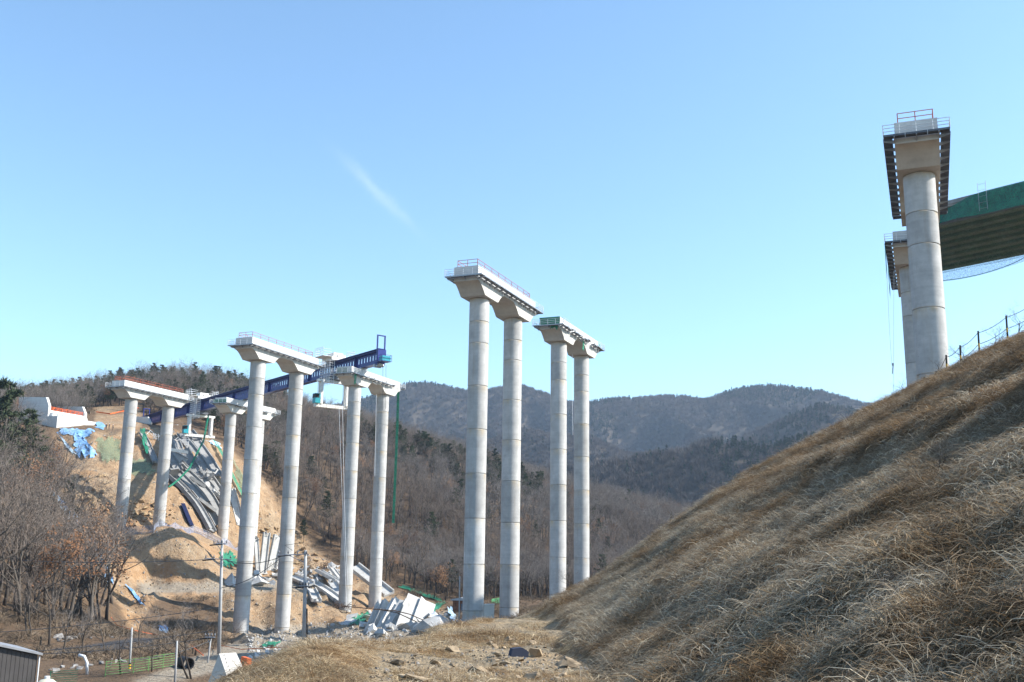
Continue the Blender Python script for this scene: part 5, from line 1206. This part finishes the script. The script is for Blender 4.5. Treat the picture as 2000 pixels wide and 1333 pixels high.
# bench fence with blue sheeting
def fence(pxl, y0, h, label, post_mat, infill, n_rail=3, step=2.0, name='site_fence'):
    P = [hit(x_, y_, y0) for x_, y_ in pxl]; rt = empty(name, P[0], 0, label, 'fence'); base = P[0]
    for i in range(len(P) - 1):
        A, B = P[i] - base, P[i + 1] - base; L = (B - A).length; n = max(1, int(L / step))
        for k in range(n):
            a = A.lerp(B, k / n); b = A.lerp(B, (k + 1) / n); a.z = gz(a.x + base.x, a.y + base.y) - base.z; b.z = gz(b.x + base.x, b.y + base.y) - base.z
            MB().tube([a + Vector((0, 0, -.3)), a + Vector((0, 0, h))], .05 if infill else .032, 6).build('fence_post', post_mat, rt)
            for q in range(n_rail): zz = h * (q + 1) / n_rail - .05; MB().tube([a + Vector((0, 0, zz)), b + Vector((0, 0, zz))], .035 if infill else .02, 5).build('fence_rail', post_mat, rt)
            if infill: MB().add([a + Vector((0, .06, .02)), b + Vector((0, .06, .02)), b + Vector((0, .06, h * .92)), a + Vector((0, .06, h * .92))], [(0, 1, 2, 3)]).build('fence_panel', infill, rt)
    return rt
M_BLUEM = m_cloth('blue_mesh', (.16, .20, .34), (.42, .45, .55), .5)
fence([(232, 1042), (300, 1041), (378, 1041), (405, 1052), (432, 1066), (470, 1073)], 200, 1.9, 'pipe fence with blue mesh along the edge of the dirt bench', M_GALV, M_BLUEM, 2, 3.0)
fence([(205, 1322), (260, 1316), (345, 1303)], 60, 1.15, 'bright green slatted fence beside the garden lane', M_GREENP, None, 6, 1.6, 'garden_fence')
M_DGREEN = m_plain('dark_green_paint', (.03, .13, .08), .5)
fence([(96, 1342), (150, 1338)], 55, 1.1, 'dark green slatted fence behind the cream tank', M_DGREEN, None, 7, 1.2, 'garden_fence')
fence([(960, 1181), (986, 1178)], 120, 1.3, 'short green fence between the two columns of the lone pier', M_GREENP, m_cloth('green_mesh', (.05, .22, .10), (.10, .32, .16)), 2, 1.5, 'mesh_fence')
def strip(pxl, y0, mat, label, r=.05, name='warning_tape', h=.5): P = [hit(x_, y_, y0, off=h) for x_, y_ in pxl]; line3(name, P, r, mat, label, 'tape')
strip([(216, 1212), (228, 1228), (262, 1238), (300, 1246), (345, 1252), (372, 1270), (396, 1292)], 70, M_ORANGE, 'orange warning tape running beside the lane below the gully')
strip([(425, 1268), (470, 1280), (540, 1276), (590, 1272)], 70, M_ORANGE, 'orange warning tape across the gravel floor by the poles', .035)
strip([(886, 1182), (889, 1196), (894, 1205), (900, 1214)], 90, M_ORANGE, 'orange warning tape over the pale blue tarp mound', .07)
strip([(270, 800), (215, 812), (188, 808)], 250, M_ORANGE, 'orange net fence on the cut above the abutment platform', .22, 'orange_fence', .6)

# shed, tank, hut
sh0 = atv(74, 1279, 72); gsh = gz(sh0.x, sh0.y); wS, dS = 5.2, 6.5
shed = empty('shed', (sh0.x, sh0.y, min(gsh, sh0.z - 2.6)), math.radians(38), 'dark grey metal shed with vertical cladding and pale gable roof edge', 'shed'); hS = sh0.z - shed.location.z; rS = hS + .62
MB().prism([(0, -.3), (0, hS), (-wS / 2, rS), (-wS, hS), (-wS, -.3)], .06, dS).build('wall', M_WALLG, shed)
n_ = 19
for k in range(n_):
    x0 = -wS * k / n_ - .012; x1 = -wS * (k + 1) / n_ + .012; hz = lambda xx: hS + (rS - hS) * (1 - abs(-xx - wS / 2) / (wS / 2)) - .03
    MB().prism([(x0, -.2), (x0, hz(x0)), (x1, hz(x1)), (x1, -.2)], 0, .057).build('cladding_panel', M_WALLG, shed)
for sd in (0, 1):
    e0, e1 = ((.25, hS - .04), (-wS / 2, rS + .05)) if sd == 0 else ((-wS - .25, hS - .04), (-wS / 2, rS + .05))
    MB().prism([e0, e1, (e1[0], e1[1] + .14), (e0[0], e0[1] + .14)], -.25, dS + .2).build('roof', M_ROOF, shed)
MB().tube([(-wS / 2, -.32, rS + .2), (-wS / 2, dS + .2, rS + .2)], .13, 8).build('ridge_cap', M_ROOF, shed); MB().tube([(.1, -.08, -.2), (.1, -.08, hS - .1)], .045, 6).build('downpipe', M_STEELW, shed); MB().box((-wS * .62, -.04, hS - 2.1), (.12, .08, .3)).build('door_handle', M_GALV, shed)
tk = atv(92, 1326, 66); mb = MB(); pr = [(.0, .62), (.35, .55), (.58, .36), (.68, .1), (.7, -.2), (.7, -2.2)]
n_ = 20; vs_ = [(p * math.cos(2 * math.pi * k / n_), p * math.sin(2 * math.pi * k / n_), z_) for p, z_ in pr[1:] for k in range(n_)] + [(0, 0, .62)]
mb.add(vs_, [(i * n_ + k, i * n_ + (k + 1) % n_, (i + 1) * n_ + (k + 1) % n_, (i + 1) * n_ + k) for i in range(4) for k in range(n_)] + [(len(vs_) - 1, (k + 1) % n_, k) for k in range(n_)])
tkr = empty('water_tank', (tk.x, tk.y, tk.z - .6), 0, 'cream domed water tank beside the dark grey shed', 'tank'); mb.build('tank_body', m_plain('cream_plastic', (.62, .58, .44), .4), tkr, True); MB().tube([(0, 0, .6), (0, 0, .75)], .16, 12).build('lid', M_STEELW, tkr)
ht = atv(884, 1196, 205); hut = empty('hut', (ht.x, ht.y, ht.z), math.radians(-10), 'small brown boarded hut behind the lone pier at the wood edge', 'hut')
MB().bx(0, 3.0, 0, 3.2, -1, 2.2).build('wall', M_WOOD, hut); MB().prism([(-.4, 2.2), (3.4, 2.2), (3.4, 2.4), (1.5, 2.75), (-.4, 2.4)], -.4, 3.6).build('roof', M_ROOF, hut); MB().bx(1.6, 2.5, -.04, .04, 0, 1.6).build('door', M_DARKST, hut)
lw = atv(975, 1200, 150); o = empty('retaining_wall', (lw.x, lw.y, lw.z), math.radians(20), 'low pale concrete wall between the columns of the lone pier', 'wall'); MB().bx(-2.2, -.75, 0, .5, -1.5, 1.3).build('wall_block', M_CREAM, o); MB().bx(-2.25, -.7, -.04, .54, 1.303, 1.4).build('coping', M_BRIGHT, o)
# concrete wall end in the foreground
Tt = [atv(428, 1277, 30.0), atv(461, 1275, 30.6), atv(494, 1345, 27.2), atv(452, 1347, 26.4)]; ww = empty('concrete_wall', Tt[0], 0, 'pale concrete wall end with sloping top beside the grassy bank', 'wall')
b_ = [Vector((-1.5, .2, -4.5)), Vector((.5, .3, -4.5)), Vector((.8, 0, -4.5)), Vector((-1.2, -.2, -4.5))]
v_ = [p - Tt[0] for p in Tt] + [Tt[i] - Tt[0] + b_[i] for i in range(4)]
MB().add(v_, [(0, 1, 2, 3), (0, 4, 5, 1), (1, 5, 6, 2), (2, 6, 7, 3), (3, 7, 4, 0)]).build('wall_body', M_CREAM, ww)
dts = MB()
for s_, e_, o_ in ((0, 3, 1), (1, 2, -1)):
    for k in range(9): q = (Tt[s_].lerp(Tt[e_], (k + .5) / 9) - Tt[0]) + Vector((.12 * o_, 0, .0)); dts.tube([q + Vector((0, 0, -.02)), q + Vector((0, 0, .03))], .010, 6)
tag(dts.build('bolt_heads', M_DARKST, ww), kind='stuff')
# orange water barrier
ob = atv(480, 1302, 50); obr = empty('road_barrier', (ob.x, ob.y, ob.z - .35), .5, 'orange plastic road barrier beside the concrete wall end', 'barrier'); br = MB(); br.prism([(-.2, 0), (.2, 0), (.14, .3), (.09, .75), (-.09, .75), (-.14, .3)], -.55, .55).build('barrier_body', M_ORANGE, obr); MB().box((0, 0, .5), (.3, .25, .14)).build('grip_slot', M_BLACK, obr)
# panel stand
ps = atv(618, 1270, 96); pr_ = empty('panel_stand', (ps.x, ps.y, ps.z), math.radians(-8), 'tilted white frame stand with three grey panels on the gravel floor', 'panel stand')
tl = Matrix.Rotation(math.radians(-24), 4, 'X'); w0 = .48
for k in range(3): MB().bx(w0 * k + .03, w0 * (k + 1) - .03, -.01, .01, .08, 1.22, tl).build('panel', M_GREYP, pr_)
for k in range(4): MB().bx(w0 * k - .028, w0 * k + .028, -.04, .03, 0, 1.3, tl).build('frame_bar', M_STEELW, pr_)
for z_ in (.04, 1.26): MB().bx(.03, w0 * 3 - .03, -.03, .02, z_ - .03, z_ + .03, tl).build('frame_rail', M_STEELW, pr_)
for k in (0, 3): MB().tube([tl @ Vector((w0 * k, .04, 1.2)), Vector((w0 * k, 1.1, 0))], .025, 5).build('prop', M_STEELW, pr_)
# black culvert pipe, navy beam, white site beam
cp = hit(368, 1308, 60, off=.45); o = MB(); ring = [(.5 * math.cos(a), .5 * math.sin(a)) for a in np.linspace(0, 2 * math.pi, 18, endpoint=False)]
vs_ = [(x_ * f, y_, z_ * f) for f, y_ in ((1, 0), (1, 1.5), (.82, 1.5), (.82, 0)) for x_, z_ in ring]; o.add(vs_, [(i * 18 + k, i * 18 + (k + 1) % 18, ((i + 1) % 4) * 18 + (k + 1) % 18, ((i + 1) % 4) * 18 + k) for i in range(4) for k in range(18)])
o = o.build('culvert_pipe', M_BLACK, None, True, cp); o.rotation_euler = (0, 0, .7); tag(o, 'short black culvert pipe lying by the dirt path', 'pipe')
wv = hit(170, 1318, 60); o = MB().tube([wv - wv, Vector((-.1, 0, .9)), Vector((-.35, 0, 1.35)), Vector((-.8, 0, 1.45))], .12, 8).build('vent_pipe', M_STEELW, None, True, wv); tag(o, 'bent white vent pipe beside the stone row', 'pipe')
nb0, nb1 = hit(356, 990, 200, off=.6), hit(374, 1032, 200, off=.4); o = MB().sweep([Vector((0, 0, 0)), nb1 - nb0], [(-.55, -.4), (.55, -.4), (.55, -.3), (.12, -.3), (.12, .3), (.55, .3), (.55, .4), (-.55, .4), (-.55, .3), (-.12, .3), (-.12, -.3), (-.55, -.3)]).build('steel_beam', m_plain('dark_navy_steel', (.012, .017, .055), .45), None, False, nb0); tag(o, 'navy steel beam lying on the bank below the long girders', 'beam')
wb0, wb1 = atv(322, 877, 292), atv(366, 884, 298); o = MB().sweep([Vector((0, 0, 0)), wb1 - wb0], [(-.4, -.45), (.4, -.45), (.4, .45), (-.4, .45)]).build('site_beam', M_WHITE, None, False, wb0); tag(o, 'white steel beam lying across the broken girders on the upper slope', 'beam')
# wreck of a white walkway under the tail of the girder
for i, (x_, y_, Y_, lab) in enumerate(((300, 858, 316, 'mangled white railing frame hanging under the navy girder tail'), (338, 862, 316, 'mangled white railing frame beside the top of the broken girders'), (352, 868, 314, 'crushed white walkway frame on top of the upper broken girders'), (312, 872, 310, 'tipped white walkway frame on the slope left of the broken girders'))):
    mb = MB(); r_ = random.Random(i + 5)
    for k in range(7): a = r_.uniform(-2.5, 2.5); mb.tube([(a, r_.uniform(-.3, .3), -1.2), (a + r_.uniform(-.5, .5), r_.uniform(-.3, .3), 1.2)], .07, 4)
    for z_ in (-1.1, -.4, .3, 1.1): mb.tube([(-2.6, 0, z_), (0, r_.uniform(-.4, .4), z_ + r_.uniform(-.3, .3)), (2.6, 0, z_)], .06, 4)
    mb.box((0, .3, -1.3), (5, 1.2, .12)); q = atv(x_, y_, Y_); q.z = max(gz(q.x, q.y) + 1.0, q.z) if i else q.z; o = mb.build('railing_wreck', M_STEELW, None, False, q); o.rotation_euler = (r_.uniform(-.4, .4), r_.uniform(-.6, .9), r_.uniform(-.5, 1.0)); tag(o, lab, 'railing')
# rusty strands over the white pile
for i, (pts, lab) in enumerate((([(667, 1184), (700, 1187), (740, 1191), (775, 1197), (805, 1211), (838, 1226)], 'long dark curved steel strand arching over the white slab pile'), ([(730, 1190), (770, 1193), (800, 1200), (830, 1213), (846, 1224)], 'second dark curved strand beside the arching one on the slab pile'))):
    line3('steel_strand', [atv(x_, y_, 172) for x_, y_ in pts], .085, M_STRAND, lab, 'strand', 6)
for i, (x_, y_, lab) in enumerate(((664, 1195, 'tangle of rusty bars at the foot of the left torn pier column'), (518, 1112, 'tangle of rusty bars between the upright girder ends'), (630, 1112, 'tangle of rusty bars at the head of the pale girders'), (760, 1212, 'tangle of rusty bars in the middle of the white slab pile'))):
    mb = MB(); r_ = random.Random(i + 50)
    for k in range(26):
        p = Vector((r_.gauss(0, 1.6), r_.gauss(0, 1.2), r_.uniform(-.3, .8))); pts = [p]
        for q in range(4): p = p + Vector((r_.uniform(-.9, .9), r_.uniform(-.6, .6), r_.uniform(-.5, .9))); pts.append(p)
        mb.tube(pts, .05, 4)
    o = mb.build('rebar_tangle', M_STRAND, None, False, hit(x_, y_, 150, off=.3)); tag(o, lab, 'rebar', kind='stuff')
# rocks in the foreground, stone rows in the garden
scatter_things('rock', ROCK, 80, [(770, 1268), (1000, 1245), (1110, 1262), (1150, 1333), (760, 1333)], .07, .40, 'pale brown rock lying in the dry grass on the flat pad', 'rock', 'rocks on the pad', 8)
scatter_things('stone', STONE, 26, [(108, 1246), (250, 1232), (252, 1242), (110, 1256)], .5, 1.3, 'grey field stone in the upper row along the lane', 'stone', 'upper stone row', 60)
scatter_things('stone', STONE, 24, [(92, 1304), (245, 1284), (250, 1294), (94, 1318)], .35, .95, 'grey field stone in the row behind the green fence', 'stone', 'lower stone row', 60)
bg = hit(1012, 1283, 10); o = MB().prism([(-.2, -.02), (.18, -.02), (.21, .1), (.06, .19), (-.15, .17)], -.1, .1).build('dark_sack', m_plain('dark_blue_cloth', (.035, .045, .075), .8), None, False, bg); o.rotation_euler = (0, 0, .3); tag(o, 'dark blue folded sack among the rocks on the pad', 'sack')
# gravel and spoil, too small to count
def spoil(name, poly, n, y0, smin, smax, meshes, label):
    xs = [p[0] for p in poly]; ys = [p[1] for p in poly]; q = NR.uniform(0, 1, (n * 2, 2)); px_ = min(xs) + q[:, 0] * (max(xs) - min(xs)); py_ = min(ys) + q[:, 1] * (max(ys) - min(ys)); m = inpoly(px_, py_, poly); px_, py_ = px_[m][:n], py_[m][:n]
    Yg = np.exp(np.linspace(math.log(y0), math.log(420), 700)); P = []
    R_ = np.array([ray(a_, b_) for a_, b_ in zip(px_, py_)])
    for r_ in R_:
        d = r_[2] * Yg - fh(r_[0] * Yg, Yg); i = int(np.argmax(d < 0)); P.append(r_ * Yg[i]); P[-1][2] = gz(P[-1][0], P[-1][1])
    P = np.array(P); s = smin + (smax - smin) * NR.random(len(P)) ** 3; gn_scatter(name, meshes, P, NR.uniform(-3, 3, (len(P), 3)), s[:, None] * np.ones(3), NR.integers(0, len(meshes), len(P)), label, 'gravel')
spoil('spoil_stones', SOIL_POLY, 3200, 150, .12, .8, ROCK + STONE, 'loose stones and clods scattered over the orange dirt cut')
spoil('floor_gravel', [(480, 1235), (640, 1215), (900, 1195), (905, 1245), (700, 1275), (480, 1290)], 2200, 90, .06, .45, CHUNK + STONE, 'grey gravel and small debris on the valley floor')
spoil('pad_gravel', [(760, 1262), (1000, 1240), (1120, 1262), (1180, 1333), (720, 1333)], 1500, 9, .015, .10, ROCK + STONE, 'small stones strewn through the trampled straw on the flat pad')
# people
M_SKIN = m_plain('skin', (.45, .29, .21), .6); M_CLOTH1 = m_plain('dark_clothing', (.03, .032, .04), .9)
def person(px_, py_, label, lean):
    p = hit(px_, py_, 200); rt = empty('person', p, lean, label, 'person', None)
    J = {'pel': (0, 0, .93), 'ch': (0, .02, 1.28), 'nk': (0, .02, 1.48), 'hd': (0, -.01, 1.60), 'ht': (0, -.01, 1.72), 'hl': (-.1, 0, .88), 'kl': (-.12, -.04, .48), 'al': (-.13, .03, .08), 'tl': (-.14, -.14, .04), 'hr': (.1, 0, .88), 'kr': (.13, -.08, .49), 'ar': (.15, .0, .08), 'tr': (.16, -.17, .04),
         'sl': (-.2, .02, 1.42), 'el': (-.27, .04, 1.14), 'wl': (-.24, -.12, .92), 'fl': (-.23, -.16, .84), 'sr': (.2, .02, 1.42), 'er': (.28, -.02, 1.15), 'wr': (.2, -.22, 1.08), 'fr': (.15, -.27, 1.07)}
    R = {'pel': .15, 'ch': .17, 'nk': .065, 'hd': .10, 'ht': .075, 'hl': .11, 'kl': .075, 'al': .055, 'tl': .045, 'hr': .11, 'kr': .075, 'ar': .055, 'tr': .045, 'sl': .075, 'el': .055, 'wl': .04, 'fl': .035, 'sr': .075, 'er': .055, 'wr': .04, 'fr': .035}
    E = [('pel', 'ch'), ('ch', 'nk'), ('nk', 'hd'), ('hd', 'ht'), ('pel', 'hl'), ('hl', 'kl'), ('kl', 'al'), ('al', 'tl'), ('pel', 'hr'), ('hr', 'kr'), ('kr', 'ar'), ('ar', 'tr'), ('ch', 'sl'), ('sl', 'el'), ('el', 'wl'), ('wl', 'fl'), ('ch', 'sr'), ('sr', 'er'), ('er', 'wr'), ('wr', 'fr')]
    ks = list(J); me = bpy.data.meshes.new('body'); me.from_pydata([J[k] for k in ks], [(ks.index(a), ks.index(b)) for a, b in E], []); me.materials.append(M_CLOTH1); ob = link(bpy.data.objects.new('body', me)); ob.parent = rt
    ob.modifiers.new('skin', 'SKIN'); ob.modifiers.new('sub', 'SUBSURF').levels = 1
    if not me.skin_vertices: me.skin_vertices.new() if hasattr(me.skin_vertices, 'new') else None
    for i, k in enumerate(ks): me.skin_vertices[0].data[i].radius = (R[k], R[k] * (.75 if k in ('ch', 'pel') else 1))
    me.skin_vertices[0].data[0].use_root = True
    MB().tube([(0, -.01, 1.665), (0, -.01, 1.70), (0, -.01, 1.77), (0, -.01, 1.80)], [.15, .135, .10, .03], 12).build('helmet', M_STEELW, rt, True)
    MB().tube([(0, -.075, 1.56), (0, -.085, 1.62), (0, -.08, 1.66)], [.05, .062, .05], 8).build('face', M_SKIN, rt, True)
person(207, 839, 'person in dark clothing and white helmet standing on the platform beside the blue tarp heap', .4)
person(213, 839, 'person in dark clothing and white helmet standing close behind another worker', -1.2)
person(220, 841, 'person in dark clothing and white helmet standing apart near the platform edge', 2.2)

# ------------------------------------------------------------------ haze
hz_ = MB().bx(-1900, 1900, -200, 2900, -75, 430); t = bpy.data.materials.new('haze_air'); t.use_nodes = True; t.node_tree.nodes.clear()
pv = t.node_tree.nodes.new('ShaderNodeVolumePrincipled'); mo = t.node_tree.nodes.new('ShaderNodeOutputMaterial'); t.node_tree.links.new(pv.outputs[0], mo.inputs['Volume'])
pv.inputs['Color'].default_value = (.60, .77, 1, 1); pv.inputs['Density'].default_value = .0001; pv.inputs['Anisotropy'].default_value = .2
hob = hz_.build('haze', t); tag(hob, kind='stuff', label='thin pale air haze between the camera and the far mountains', cat='haze')
